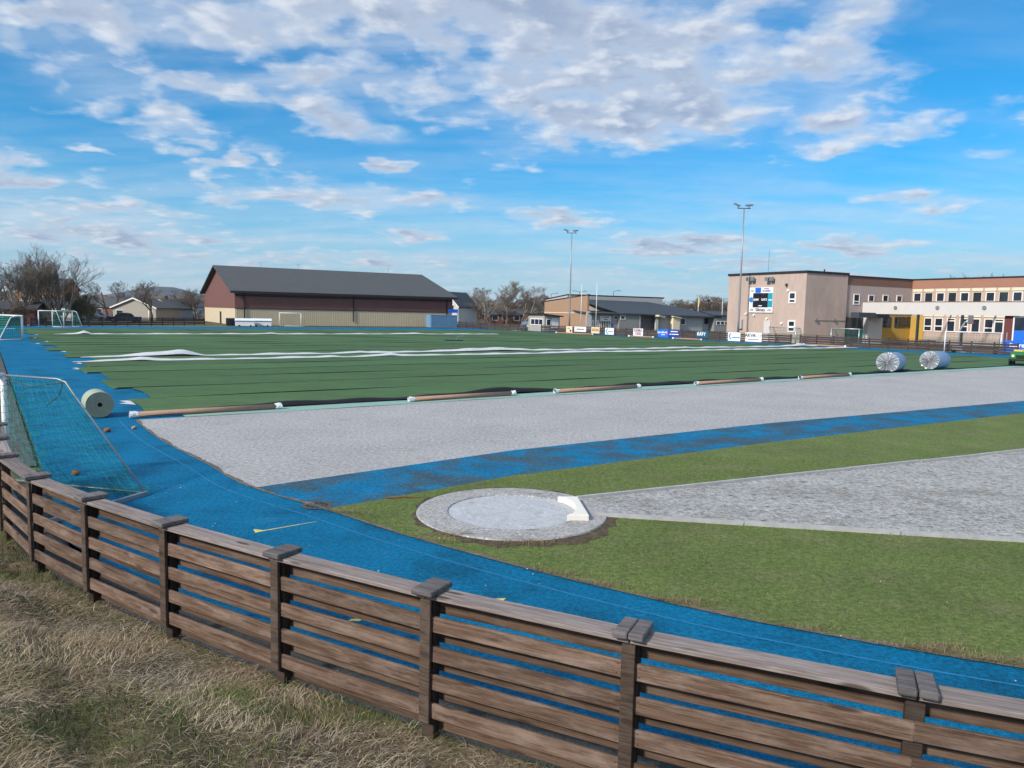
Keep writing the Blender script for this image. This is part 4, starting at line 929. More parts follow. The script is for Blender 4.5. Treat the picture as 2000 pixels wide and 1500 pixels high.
# blue container + sign + red chairs
ct = G(841, 640.3); CE = HE; CO_ = (ct.x, ct.y); cont = thing('shipping_container', 'pale blue shipping container at the right end of the hall', 'container')
cl_ = WP(CO_, CE, 893, 625)[0]; ch = 2.5
MB().wbox(CO_, CE, 0, cl_, .1, ch, -2.4, 0).build('body', 'container_blue', cont)
rb = MB(); t = .15
while t < cl_-.1: rb.wbox(CO_, CE, t, t+.12, .2, ch-.12, 0, .05); t += .3
tag(rb.build('side_rib', 'container_blue', cont), kind='stuff')
for z in (.1, ch-.12): MB().wbox(CO_, CE, -.02, cl_+.02, z, z+.13, 0, .07).build('side_rail', 'container_blue', cont)
sgn = thing('sign_board', 'small blue sign above the blue container', 'sign', (CO_[0]+CE[0]*cl_*.84, CO_[1]+CE[1]*cl_*.84+.4, 0), math.atan2(CE[1], CE[0]))
MB().box(-1.0, 1.0, -.04, .04, 2.95, 3.65).build('panel', 'sign_blue', sgn)
for x in (-.9, .9): MB().box(x-.05, x+.05, .04, .12, 0, 3.6).build('post', 'metal_grey', sgn)
rc = thing('folding_chairs', 'red and salmon plastic chairs beside the blue container', 'chairs', G(867, 640), R(20))
MB().box(-.9, 1.2, -.3, .3, .95, 1.05).build('table_top', 'red_plastic', rc)
for x in (-.8, 1.1): MB().box(x-.04, x+.04, -.25, .25, 0, .95).build('table_leg', 'metal_dark', rc)
for x, m_ in ((-.9, 'salmon'), (.2, 'red_plastic')):
    s_ = MB().box(x-.3, x+.3, -.75, -.3, .38, .44).build('seat', m_, rc); MB().add([(x-.3, -.3, .4), (x+.3, -.3, .4), (x+.3, -.15, .95), (x-.3, -.15, .95)], [(0, 1, 2, 3)]).build('backrest', m_, rc)
    for dx in (-.25, .25):
        for y in (-.7, -.35): MB().box(x+dx-.02, x+dx+.02, y-.02, y+.02, 0, .38).build('leg', 'metal_dark', rc)

# ------------------------------------------------------------------ houses
def house(label, loc, rz, w, d, h, rh, wall, roof, wins=(), trim='window_frame', ridge_x=True, chimney=False, door=None, name='house', ov=.4):
    """front wall along local x (-w/2..w/2) at y=0, depth +y"""
    t = thing(name, label, 'house', loc, rz)
    if ridge_x:
        MB().prism([(-w/2, 0), (w/2, 0), (w/2, d), (-w/2, d)], 0, h).build('wall', wall, t)
        for x in (-w/2, w/2-.2): MB().add([(x, 0, h), (x+.2, 0, h), (x+.2, d, h), (x, d, h), (x, d/2, h+rh), (x+.2, d/2, h+rh)], [(0, 4, 3), (1, 2, 5), (0, 1, 5, 4), (2, 3, 4, 5)]).build('gable', wall, t)
        slab('roof', [(-w/2-ov, -ov, h-rh*ov/(d/2)+.1), (w/2+ov, -ov, h-rh*ov/(d/2)+.1), (w/2+ov, d/2, h+rh+.1), (-w/2-ov, d/2, h+rh+.1)], .15, roof, t)
        slab('roof', [(-w/2-ov, d/2, h+rh+.1), (w/2+ov, d/2, h+rh+.1), (w/2+ov, d+ov, h-rh*ov/(d/2)+.1), (-w/2-ov, d+ov, h-rh*ov/(d/2)+.1)], .15, roof, t)
    else:
        MB().prism([(-w/2, 0), (w/2, 0), (w/2, d), (-w/2, d)], 0, h).build('wall', wall, t)
        for y in (0, d-.2): MB().add([(-w/2, y, h), (w/2, y, h), (0, y, h+rh), (-w/2, y+.2, h), (w/2, y+.2, h), (0, y+.2, h+rh)], [(0, 1, 2), (3, 5, 4), (0, 2, 5, 3), (1, 4, 5, 2)]).build('gable', wall, t)
        k_ = rh*ov/(w/2)
        slab('roof', [(-w/2-ov, -ov, h-k_+.1), (0, -ov, h+rh+.1), (0, d+ov, h+rh+.1), (-w/2-ov, d+ov, h-k_+.1)], .15, roof, t)
        slab('roof', [(0, -ov, h+rh+.1), (w/2+ov, -ov, h-k_+.1), (w/2+ov, d+ov, h-k_+.1), (0, d+ov, h+rh+.1)], .15, roof, t)
        for s_ in (-1, 1): slab('bargeboard', [(s_*(w/2+ov), -ov-.05, h-k_+.12), (0, -ov-.05, h+rh+.12), (0, -ov-.02, h+rh+.12), (s_*(w/2+ov), -ov-.02, h-k_+.12)], .28, trim, t)
    for (x, z, ww, hh) in wins:
        f = MB().box(x-ww/2-.1, x+ww/2+.1, -.07, -.003, z-.1, z+hh+.1).build('window', trim, t); MB().box(x-ww/2, x+ww/2, -.09, -.072, z, z+hh).build('pane', 'glass', f)
    if door: MB().box(door-.5, door+.5, -.06, -.003, 0, 2.1).build('door', trim, t)
    if chimney: MB().box(w*.15, w*.15+.7, d*.45, d*.45+.7, h+rh*.6, h+rh+1.0).build('chimney', 'brown_band', t)
    return t
def at(px, Y, z=0.0): p = D(px, 600, Y); return (p.x, p.y, z)
house('orange and dark two-storey house behind the big bare trees', at(78, 165), R(8), 9, 9, 6.2, 2.4, 'orange_wall', 'roof_dark', [(-3, 3.6, 1.2, 1.2), (0, 3.6, 1.2, 1.2), (3, 3.4, 1.1, 1.3), (-2.6, .9, 1.3, 1.3), (2.2, .8, 2.4, 1.5)], chimney=True)
house('grey bungalow with white-trimmed gable left of the hall', at(262, 158), R(-6), 9.5, 9, 2.7, 1.9, 'grey_beige', 'roof_dark', [(-3.2, .9, 1.4, 1.1)], ridge_x=False, door=3.6)
house('smaller grey gabled garage beside the grey bungalow', at(312, 166), R(-6), 6.5, 8, 2.7, 1.7, 'grey_light', 'roof_dark', [(-1.5, 1.0, 1.0, 1.0)], ridge_x=False)
house('low brown house with dark roof behind the parked cars', at(205, 185), R(-10), 15, 9, 2.6, 2.0, 'brown_clad', 'roof_dark', [(-5, .9, 1.3, 1.1), (-1.5, .9, 1.3, 1.1)], ridge_x=True)
house('red-brown shed at the far left behind the net goal', at(20, 120), R(12), 7, 5, 2.3, 1.0, 'maroon', 'roof_slate', [(-1.6, .9, 1, 1)], ridge_x=True)
house('white and grey house seen between the tree trunks', at(105, 142), R(5), 6, 6, 2.9, 1.3, 'white_wall', 'roof_slate', [(-1.4, .9, 1.1, 1.1), (1.4, .9, 1.1, 1.1)])
house('small white gabled house far behind the grey garage', at(349, 230), R(-20), 7, 8, 3.0, 2.2, 'white_wall', 'roof_dark', [(1.2, 1, 1, 1)], ridge_x=False)
house('white gabled house at the right end of the sports hall', at(872, 190), R(-28), 7, 9, 4.6, 3.4, 'white_wall', 'roof_slate', [(1.6, 3.2, 1.1, 1.5), (-2, .8, 1.2, 1.2)], ridge_x=False)
house('red wooden house behind the bare birches', at(988, 215), R(12), 10, 7, 2.7, 1.5, 'red_wood', 'roof_dark', [(-3, 1, 1.5, 1.3), (-.2, 1, 1.5, 1.3), (3.2, 1, 1.5, 1.3)])

# ------------------------------------------------------------------ kiosk, club house
E1 = (0.88, 0.475); E2 = (0.475, -0.88)      # E1 runs right-away, E2 runs towards the viewer
def win(parent, o, e, x0, x1, y0, y1, fw_=.10, bar=None, frame='window_frame', px=True, d=0.0, mull=0):
    """window given by photo extents on wall (o,e)"""
    xm, ym = (x0+x1)/2, (y0+y1)/2
    if px:
        t0, t1 = WP(o, e, x0, ym)[0], WP(o, e, x1, ym)[0]; z1, z0 = WP(o, e, xm, y0)[1], WP(o, e, xm, y1)[1]
    else: t0, t1, z0, z1 = x0, x1, y0, y1
    f = MB(); D0, D1 = d+.003, d+.09
    f.wbox(o, e, t0, t0+fw_, z0, z1, D0, D1); f.wbox(o, e, t1-fw_, t1, z0, z1, D0, D1); f.wbox(o, e, t0+fw_, t1-fw_, z1-fw_, z1, D0, D1-.004); f.wbox(o, e, t0+fw_, t1-fw_, z0, z0+fw_, D0, D1-.004)
    if bar: zb = z0+(z1-z0)*bar; f.wbox(o, e, t0+fw_, t1-fw_, zb-fw_*.55, zb+fw_*.55, D0, D1-.006)
    for i in range(mull): tm = t0+(t1-t0)*(i+1)/(mull+1); f.wbox(o, e, tm-fw_*.4, tm+fw_*.4, z0+fw_, z1-fw_, D0, D1-.008)
    w_ = f.build('window', frame, parent)
    MB().wbox(o, e, t0+fw_*.6, t1-fw_*.6, z0+fw_*.6, z1-fw_*.6, d+.01, d+.035).build('pane', 'glass', w_)
    return t0, t1, z0, z1
kq = D(1063, 640, 136); KO = (kq.x, kq.y); ki = thing('kiosk', 'small grey kiosk hut with slanted roof by the fence gap', 'kiosk')
kr = WP(KO, E1, 1093, 630)[0]; kl = -WP(KO, E2, 1032, 630)[0]
KL = (KO[0]-E2[0]*kl, KO[1]-E2[1]*kl)
pr_ = [KO, (KO[0]+E1[0]*kr, KO[1]+E1[1]*kr), (KO[0]+E1[0]*kr-E2[0]*kl, KO[1]+E1[1]*kr-E2[1]*kl), KL]
MB().prism(pr_, 0, [3.0, 2.7, 2.7, 3.0]).build('wall', 'grey_beige', ki)
c_ = Vector(((pr_[0][0]+pr_[2][0])/2, (pr_[0][1]+pr_[2][1])/2)); ex = [((p[0]-c_.x)*1.25+c_.x, (p[1]-c_.y)*1.2+c_.y) for p in pr_]
slab('roof', [(*ex[0], 3.2), (*ex[1], 2.85), (*ex[2], 2.85), (*ex[3], 3.2)], .2, 'trim_dark', ki)
win(ki, KO, E2, 1037, 1061, 622, 635, .14, mull=2); win(ki, KO, E1, 1067, 1076, 623.5, 636, .08)
t0 = WP(KO, E1, 1077, 630)[0]; MB().wbox(KO, E1, t0, kr-.25, .5, 2.45, .003, .06).build('white_panel', 'sign_white', ki)

club = thing('club_house', 'low club house with slate roofs, tan gable wall and grey front', 'building')
cq = D(1146, 640, 153); BO = (cq.x, cq.y)
tl = -WP(BO, E2, 1063, 620)[0]; zR = WP(BO, E2, 1146, 577)[1]; zL = CAMH+(WP((BO[0]-E2[0]*tl, BO[1]-E2[1]*tl), E2, 1063, 590)[1]-CAMH)
bl = (BO[0]-E2[0]*tl, BO[1]-E2[1]*tl)
zat = lambda d: zR+(zL-zR)*d/tl
SB = 8.0; So = (BO[0]-E2[0]*SB, BO[1]-E2[1]*SB); tr = WP(So, E1, 1294, 585)[0]; br = (So[0]+E1[0]*tr, So[1]+E1[1]*tr); bbk = (br[0]-E2[0]*(tl-SB), br[1]-E2[1]*(tl-SB))
So2 = (So[0]+E1[0]*.3, So[1]+E1[1]*.3); bl2 = (bl[0]+E1[0]*.3, bl[1]+E1[1]*.3); BO2 = (BO[0]+E1[0]*.4, BO[1]+E1[1]*.4)
zc = WP(So, E1, 1200, 580)[1]
MB().prism([So2, br, bbk, bl2], 0, [zc, zc, zc-.9, zc-.9]).build('hall_wall', 'grey_light', club)
MB().prism([BO, BO2, bl2, bl], 0, [zR, zR, zL, zL]).build('gable_wall', 'tan_wall', club)
MB().wbox(bl, E2, 0, tl, 3.35, 3.5, .05, .09).build('wall_band', 'cream', club)
ex = lambda p, q, k_: (p[0]+(p[0]-q[0])*k_, p[1]+(p[1]-q[1])*k_)
slab('gable_coping', [(*ex(BO, bl, .02), zR+.25), (BO2[0]+.2, BO2[1]-.1, zR+.25), (bl2[0]+.2, bl2[1]+.1, zL+.25), (*ex(bl, BO, .02), zL+.25)], .24, 'trim_dark', club)
slab('hall_roof', [(*So2, zc+.28), (*ex(br, So, .02), zc+.28), (*bbk, zc-.6), (*bl2, zc-.6)], .26, 'trim_dark', club)
# front block with the long slate roof
fq = D(1151, 640, 152.3); FOo = (fq.x, fq.y); fl_ = WP(FOo, E1, 1397, 630)[0]; FD = 9.0
def fpn(t, d): return (FOo[0]+E1[0]*t-E2[0]*d, FOo[1]+E1[1]*t-E2[1]*d)
ze = 3.25
T = lambda px, py=630: WP(FOo, E1, px, py)[0]
MB().prism([fpn(0, 0), fpn(T(1206), 0), fpn(T(1206), FD), fpn(0, FD)], 0, ze).build('entrance_wall', 'grey_beige', club)
MB().prism([fpn(T(1206)+.005, -.6), fpn(T(1245), -.6), fpn(T(1245), FD), fpn(T(1206)+.005, FD)], 0, ze+.1).build('front_wall', 'grey_wall', club)
MB().prism([fpn(T(1245)+.005, 1.6), fpn(T(1287), 1.6), fpn(T(1287), FD), fpn(T(1245)+.005, FD)], 0, ze).build('recess_wall', 'grey_wall', club)
MB().prism([fpn(T(1287)+.005, 0), fpn(T(1372), 0), fpn(T(1372), FD), fpn(T(1287)+.005, FD)], 0, ze-.1).build('front_wall', 'grey_light', club)
MB().prism([fpn(T(1372)+.005, .8), fpn(T(1397), .8), fpn(T(1397), FD), fpn(T(1372)+.005, FD)], 0, ze+.35).build('front_wall', 'grey_light', club)
slab('flat_roof', [(*fpn(-.6, -.9), ze+.28), (*fpn(T(1210), -.9), ze+.28), (*fpn(T(1210), FD*.6), ze+.75), (*fpn(-.6, FD*.6), ze+.75)], .22, 'roof_slate', club)
tA, tB = T(1174), T(1300)
slab('slate_roof', [(*fpn(T(1211), -1.0), ze+.32), (*fpn(fl_+.8, -1.0), ze+.02), (*fpn(fl_-3.0, FD*.75), ze+1.7), (*fpn(tB+2, FD), ze+3.0), (*fpn(tA, FD), ze+3.2)], .25, 'roof_slate', club)
zz = ze+3.05
MB().add([(*fpn(tA, FD-.4), ze+.3), (*fpn(T(1232), 2.2), ze+.45), (*fpn(tA+.2, FD-.4), zz)], [(0, 1, 2)]).build('gable', 'grey_beige', club)
MB().wbox(fpn(0, -.1), E1, T(1243), T(1247.5), 0, ze+.2, .1, .5).build('column', 'white_wall', club)
MB().wbox(fpn(0, 0), E1, T(1277), T(1282), 0, ze-.1, .3, .7).build('column', 'white_wall', club)
slab('canopy_beam', [(*fpn(T(1274), -2.2), ze+.15), (*fpn(T(1291), -1.4), ze-.15), (*fpn(T(1291), -.3), ze-.15), (*fpn(T(1274), -.6), ze+.15)], .35, 'cream', club)
MB().wbox(fpn(0, 0), E1, T(1307), T(1320), 0, ze-.35, 0, 1.3).build('porch_box', 'cream', club)
slab('porch_roof', [(*fpn(T(1305), -1.7), ze-.02), (*fpn(T(1322), -1.5), ze-.3), (*fpn(T(1322), 0), ze-.3), (*fpn(T(1305), 0), ze-.02)], .2, 'cream', club)
f0 = fpn(0, 0)
sg = MB().wbox(f0, E1, T(1172), T(1193), 2.0, 2.95, .01, .08).build('sign_panel', 'sign_white', club)
text('lettering', '~3 11', .34, 'ink_red', club, wallM(f0, E1, T(1182.5), 2.65, .085), .62); text('lettering', '~8', .3, 'ink_black', club, wallM(f0, E1, T(1182.5), 2.25, .085), .7)
for x0, x1 in ((1154.5, 1159.5), (1163, 1168.5)): MB().wbox(f0, E1, T(x0), T(x1), 0, 2.1, .01, .07).build('door', 'window_frame', club); MB().wbox(f0, E1, T(x0)+.25, T(x1)-.25, 1.0, 1.8, .072, .08).build('door_pane', 'glass', club)
win(club, f0, E1, T(1171.5), T(1192), 0.02, 2.0, .1, px=False, mull=5)
MB().wbox(f0, E1, T(1192.5), T(1197), .1, 1.5, .01, .1).build('notice_board', 'sign_blue', club)
win(club, f0, E1, 1198.5, 1206, 616.5, 624, .12); win(club, fpn(0, -.6), E1, 1211.5, 1221, 616, 624, .12)
win(club, fpn(0, 1.6), E1, T(1248), T(1261), 2.3, 2.75, .08, px=False); win(club, fpn(0, 1.6), E1, T(1265), T(1281), 2.3, 2.75, .08, px=False)
win(club, f0, E1, 1328.5, 1338.5, 621.5, 634.5, .13); win(club, fpn(0, .8), E1, 1375.5, 1383, 621.5, 633, .06, frame='trim_dark'); win(club, fpn(0, .8), E1, 1386, 1394, 621.5, 633, .06, frame='trim_dark')
# white arched panel
ao = fpn(T(1142), -.4); aw = 1.25; pts = []
for i in range(13): a = math.pi*i/12; pts.append((aw/2*math.cos(math.pi-a)+aw/2, 3.2+.65*math.sin(a)))
ap = [(0, 0)]+pts+[(aw, 0)]; ap = list(reversed(ap)); n_ = len(ap)
arch = MB(); nn = (E1[1], -E1[0])
for dd_ in (0.0, .15):
    for t_, z_ in ap: arch.v.append((ao[0]+E1[0]*t_+nn[0]*dd_, ao[1]+E1[1]*t_+nn[1]*dd_, z_))
arch.f = [tuple(range(n_)), tuple(range(2*n_-1, n_-1, -1))]+[(i, n_+i, n_+(i+1) % n_, (i+1) % n_) for i in range(n_)]
tag(arch.build('arched_panel', 'white_wall'), 'tall white arched panel at the corner of the club house', 'panel')
gq = D(1396, 640, 168); gar = house('grey garage with small dark windows left of the pink tower', (gq.x+3.5, gq.y+1, 0), math.atan2(E1[1], E1[0]), 9, 8, 3.6, 0.8, 'grey_wall', 'roof_slate', [(-3.4, 1.6, .8, .6), (-2.2, 1.6, .8, .6), (-1.0, 1.6, .8, .6)])
# flat-roofed block further back
fbq = D(1345, 610, 185); house('flat grey block behind the club house roof', (fbq.x, fbq.y, 0), math.atan2(E1[1], E1[0]), 20, 8, 4.6, .15, 'grey_light', 'trim_dark', [(-5, 3, 1.5, .8)], name='block')

# ------------------------------------------------------------------ school
sch = thing('school_building', 'pink and mauve school with square tower, scoreboard wall and long window wing', 'building')
tq = D(1570, 640, 100); TO = (tq.x, tq.y); LW = -WP(TO, E2, 1421, 600)[0]; LO = (TO[0]-E2[0]*LW, TO[1]-E2[1]*LW)
RWt = WP(TO, E1, 1653, 600)[0]; MWt = WP(TO, E1, 1782.5, 600)[0]
ztw = WP(TO, E2, 1570, 531)[1]; zmd = WP(TO, E1, 1720, 543)[1]
def spn(t, d): return (TO[0]+E1[0]*t-E2[0]*d, TO[1]+E1[1]*t-E2[1]*d)
MB().prism([spn(0, 0), spn(RWt, 0), spn(RWt, LW), spn(0, LW)], 0, ztw).build('tower_wall', 'pink_render', sch)
slab('tower_parapet', [(*spn(-.12, -.12), ztw+.18), (*spn(RWt+.12, -.12), ztw+.18), (*spn(RWt+.12, LW+.12), ztw+.18), (*spn(-.12, LW+.12), ztw+.18)], .3, 'trim_dark', sch)
MB().prism([spn(RWt+.005, .25), spn(MWt+14, .25), spn(MWt+14, LW), spn(RWt+.005, LW)], 0, zmd-1.15).build('middle_wall', 'mauve_render', sch)
MB().prism([spn(RWt+.005, .22), spn(MWt, .22), spn(MWt, LW+.1), spn(RWt+.005, LW+.1)], zmd-1.15, zmd).build('roof_band', 'brown_band', sch)
slab('roof_edge', [(*spn(RWt+.01, .1), zmd+.14), (*spn(MWt+.05, .1), zmd+.14), (*spn(MWt+.05, LW), zmd+.14), (*spn(RWt+.01, LW), zmd+.14)], .13, 'trim_dark', sch)
# long wing running towards the viewer on the right
WO = spn(MWt, .25); WLn = 34.0
def wpn(t, d): return (WO[0]+E2[0]*t-(E2[1])*d*-1*-1, WO[1]+E2[1]*t+E2[0]*d)   # d behind the wing face
def wpn(t, d): n_ = (E2[1], -E2[0]); return (WO[0]+E2[0]*t-n_[0]*d, WO[1]+E2[1]*t-n_[1]*d)
MB().prism([wpn(-.3, 0), wpn(WLn, 0), wpn(WLn, 12), wpn(-.3, 12)], 0, zmd-1.2).build('wing_wall', 'pink_render', sch)
MB().prism([wpn(-.2, -.06), wpn(WLn, -.06), wpn(WLn, 12), wpn(-.2, 12)], zmd-1.2, zmd).build('roof_band', 'orange_band', sch)
slab('roof_edge', [(*wpn(-.3, -.2), zmd+.14), (*wpn(WLn, -.2), zmd+.14), (*wpn(WLn, 12), zmd+.14), (*wpn(-.3, 12), zmd+.14)], .13, 'trim_dark', sch)
MB().wbox(WO, E2, 0.02, WLn, 0, 1.15, 0, .10).build('plinth', 'plinth', sch)
ups = [1792.5, 1814.6, 1837, 1861, 1885, 1910, 1935, 1961, 1988]
ts = [WP(WO, E2, x, 580)[0] for x in ups]
pitch = (ts[-1]-ts[0])/(len(ts)-1); zt = WP(WO, E2, 1837, 571)[1]
i = 0; t = ts[0]
while t < WLn-1:
    A_ = (i % 2 == 0)
    win(sch, WO, E2, t-.62, t+.62, zt-2.0, zt, .13 if A_ else .08, bar=.36 if A_ else None, px=False, frame='window_frame' if A_ else 'cream')
    MB().wbox(WO, E2, t-.72, t+.72, zt+.1, zt+.48, .003, .12).build('blind_box', 'cream', sch); t += pitch; i += 1
zt2 = WP(WO, E2, 1858, 621)[1]; i = 0
for px in (1813, 1834, 1858, 1883, 1906, 1932, 1952):
    t = WP(WO, E2, px, 630)[0]; win(sch, WO, E2, t-.62, t+.62, zt2-1.95, zt2, .13, bar=(.38, .40, .8, .42, None, .36, .8)[i], px=False); i += 1
    MB().wbox(WO, E2, t-.7, t+.7, zt2+.15, zt2+.5, .003, .12).build('blind_box', 'cream', sch)
# windows of the middle part
MO = spn(0, .25)
for x0, x1, y0, y1, b_ in ((1666.5, 1678.5, 574, 595, .3), (1695.5, 1707, 576, 589.5, None), (1723.5, 1734.5, 576, 589.8, None), (1750.5, 1761.5, 577, 590, None)): win(sch, MO, E1, x0, x1, y0, y1, .12, bar=b_)
# yellow ground floor under the canopy
ty0, ty1 = WP(MO, E1, 1713, 640)[0], MWt-.02
zy1 = 4.0
MB().wbox(MO, E1, ty0, ty1, 0, zy1, .01, .14).build('yellow_wall', 'yellow_wall', sch)
MB().wbox(WO, E2, .16, 2.2, 0, zy1, .11, .16).build('yellow_wall', 'yellow_wall', sch)
for x0, x1 in ((1714, 1738), (1745, 1766), (1768, 1782)): win(sch, MO, E1, x0, x1, 619, 639.5, .1, frame='metal_dark', d=.14, mull=1, bar=.25)
# canopy band over the yard
cq_ = WP(MO, E1, 1684, 600)[0]; CB = (MO[0]+E1[0]*cq_, MO[1]+E1[1]*cq_); zb0, zb1 = 4.15, 5.75
cwid = MWt-cq_
MB().wbox(CB, E2, .05, 36, zb0, zb1, -.35, 0).build('canopy_fascia', 'white_wall', sch)
MB().wbox(CB, E2, .05, 36.1, zb1, zb1+.08, -.4, .05).build('canopy_trim', 'brown_band', sch)
for k_ in range(0, 36, 6): MB().wbox(CB, E2, k_+.3, k_+.45, zb0+.6, zb0+.85, -cwid+.3, -.36).build('canopy_beam', 'metal_grey', sch)
for px in (1749.5, 1831.5, 1923):
    t, z = WP(CB, E2, px, 601); MB().tube([(CB[0]+E2[0]*t+E2[1]*0.0, CB[1]+E2[1]*t, z), (CB[0]+E2[0]*t+E2[1]*.12, CB[1]+E2[1]*t-E2[0]*.12, z)], .24, 14).build('round_lamp', 'metal_grey', sch)
for px in (1790, 1876.5): t = WP(CB, E2, px, 640)[0]; MB().wbox(CB, E2, t-.12, t+.12, 0, zb0, -.34, -.06).build('column', 'metal_dark', sch)
# white entrance block and dark porch
t0, t1 = WP(MO, E1, 1684, 640)[0], WP(MO, E1, 1712, 640)[0]
MB().wbox(MO, E1, t0, t1, 0, 4.12, .02, .9).build('entrance_block', 'white_wall', sch)
t2 = WP(MO, E1, 1651, 640)[0]
MB().wbox(MO, E1, t2, t0, 0, 3.6, .02, .10).build('glazing', 'glass', sch)
for k_ in range(4): tm = t2+(t0-t2)*k_/3.2; MB().wbox(MO, E1, tm-.05, tm+.05, 0, 3.6, .10, .16).build('mullion', 'metal_dark', sch)
MB().wbox(MO, E1, t2-.2, t1-.4, 3.62, 4.3, .9, 2.2).build('porch_roof', 'roof_slate', sch)
# maroon return + big glazed bay at the right edge
t, _ = WP(CB, E2, 1957, 630)
MB().wbox(CB, E2, t, t+1.0, 1.2, zb0, -1.6, -.5).build('maroon_panel', 'maroon', sch)
win(sch, CB, E2, t+1.05, t+6.5, 1.0, zb0-.05, .16, px=False, d=-.4, mull=3, bar=.3)
# tower details
win(sch, LO, E2, 1541, 1555, 570, 592.5, .18, bar=.36); win(sch, LO, E2, 1539, 1553.5, 625.5, 648.5, .18, bar=.45)
def lw(x, y): return WP(LO, E2, x, y)
a0, a1 = lw(1492, 640)[0], lw(1504.5, 640)[0]; z_ = lw(1498, 625.5)[1]; MB().wbox(LO, E2, a0, a1, 0, z_, .01, .08).build('door', 'white_wall', sch); MB().wbox(LO, E2, a1-.3, a1-.15, 1.0, 1.1, .085, .14).build('door_handle', 'metal_dark', sch)
a0, a1 = lw(1443.5, 630)[0], lw(1451.5, 630)[0]; MB().wbox(LO, E2, a0, a1, lw(1447, 642)[1], lw(1447, 624)[1], .01, .35).build('electric_cabinet', 'grey_light', sch)
for x, y in ((1458, 612.5), (1473.5, 615), (1540, 567), (1527, 631), (1498, 622)):
    t, z = lw(x, y); n_ = (E2[1], -E2[0]); MB().tube([(LO[0]+E2[0]*t, LO[1]+E2[1]*t, z), (LO[0]+E2[0]*t+n_[0]*.2, LO[1]+E2[1]*t+n_[1]*.2, z-.04)], .17, 10).build('wall_lamp', 'lamp_lens', sch)
t, z = lw(1537.5, 556.5); MB().wbox(LO, E2, t-.12, t+.12, z-.18, z+.18, .01, .25).build('wall_camera', 'metal_dark', sch)
for x in (1471, 1508):
    t, z = lw(x, 545); MB().wbox(LO, E2, t-.65, t-.05, z-.28, z+.22, .45, .75).build('wall_floodlight', 'metal_grey', sch); MB().wbox(LO, E2, t+.1, t+.65, z-.28, z+.25, .35, .65).build('wall_floodlight', 'metal_grey', sch); MB().wbox(LO, E2, t-.4, t+.4, z-.06, z+.02, .01, .5).build('lamp_bracket', 'metal_dark', sch)
RO = TO
for x in (1592, 1628): t, z = WP(RO, E1, x, 624); MB().wbox(RO, E1, t-.15, t+.15, z-.15, z+.15, .01, .25).build('wall_lamp', 'metal_grey', sch)
t0, z = WP(RO, E1, 1594, 625.5); t1, _ = WP(RO, E1, 1650, 626); MB().wbox(RO, E1, t0, t1, z-.04, z+.04, .01, .06).build('cable_duct', 'metal_grey', sch)
q = spn(RWt*.86, 3); MB().tube([(q[0], q[1], ztw), (q[0], q[1], ztw+.75)], .10, 8).build('roof_pipe', 'trim_dark', sch)
q = spn(1.5, 8); MB().tube([(q[0], q[1], ztw), (q[0], q[1], ztw+3.2)], .03, 5).build('roof_mast', 'metal_grey', sch)
# scoreboard
sb = thing('scoreboard', 'white framed black electronic scoreboard on the pink tower wall', 'scoreboard')
t0, zt_ = lw(1466.5, 562); t1, _ = lw(1512.5, 562); zb_ = lw(1490, 610.5)[1]; w = t1-t0; h = zt_-zb_
MB().wbox(LO, E2, t0, t1, zb_, zt_, .02, .18).build('board', 'sign_white', sb)
def sbp(x0, x1, y0, y1, m_, nm_='panel', d=.185, th=.03): MB().wbox(LO, E2, t0+w*x0, t0+w*x1, zt_-h*y1, zt_-h*y0, d, d+th).build(nm_, m_, sb)
sbp(.165, .80, .225, .79, 'led_panel', 'led_panel'); sbp(.80, .985, .225, .78, 'ink_teal', 'teal_panel'); sbp(.25, .49, .01, .21, 'sign_blue', 'blue_panel')
def sbt(s_, x, y, size, m_, sx=1.0, bold=0.0, d=.22): text('lettering', s_, size, m_, sb, wallM(LO, E2, t0+w*x, zt_-h*y, d), sx, bold)
sbt('HJEMME', .29, .49, .42, 'ink_white', .72, .008); sbt('BORTE', .65, .49, .42, 'ink_white', .8, .008); sbt('~5', .49, .73, .26, 'ink_white', 1, .01); sbt('Slåttøy', .5, .89, .62, 'ink_black', 1.05, .004)
sbt('~4', .9, .5, .34, 'ink_white', .9); sbt('~2 7', .72, .055, .22, 'ink_purple', .9, .006); sbt('~2 5', .72, .14, .34, 'ink_purple', 1.1, .01); sbt('~3', .12, .13, .34, 'ink_grey', 1.0)
sbt('~1', .61, .285, .22, 'ink_red', 1, .012)
lg = MB(); n_ = 18; nn = (E2[1], -E2[0]); cx, cz = t0+w*.09, zt_-h*.49
lg.v = [(LO[0]+E2[0]*(cx+.38*math.cos(2*math.pi*j/n_))+nn[0]*.2, LO[1]+E2[1]*(cx+.38*math.cos(2*math.pi*j/n_))+nn[1]*.2, cz+.38*math.sin(2*math.pi*j/n_)) for j in range(n_)]; lg.f = [tuple(range(n_))]; lg.build('round_logo', 'ink_blue', sb)
for xx in (.13, .87):
    for k_, (dx, hh) in enumerate(((-.06, .05), (0, .09), (.05, .06))): sbp(xx+dx-.02, xx+dx+.02, .93-hh, .93, 'ink_grey', 'logo_bar')

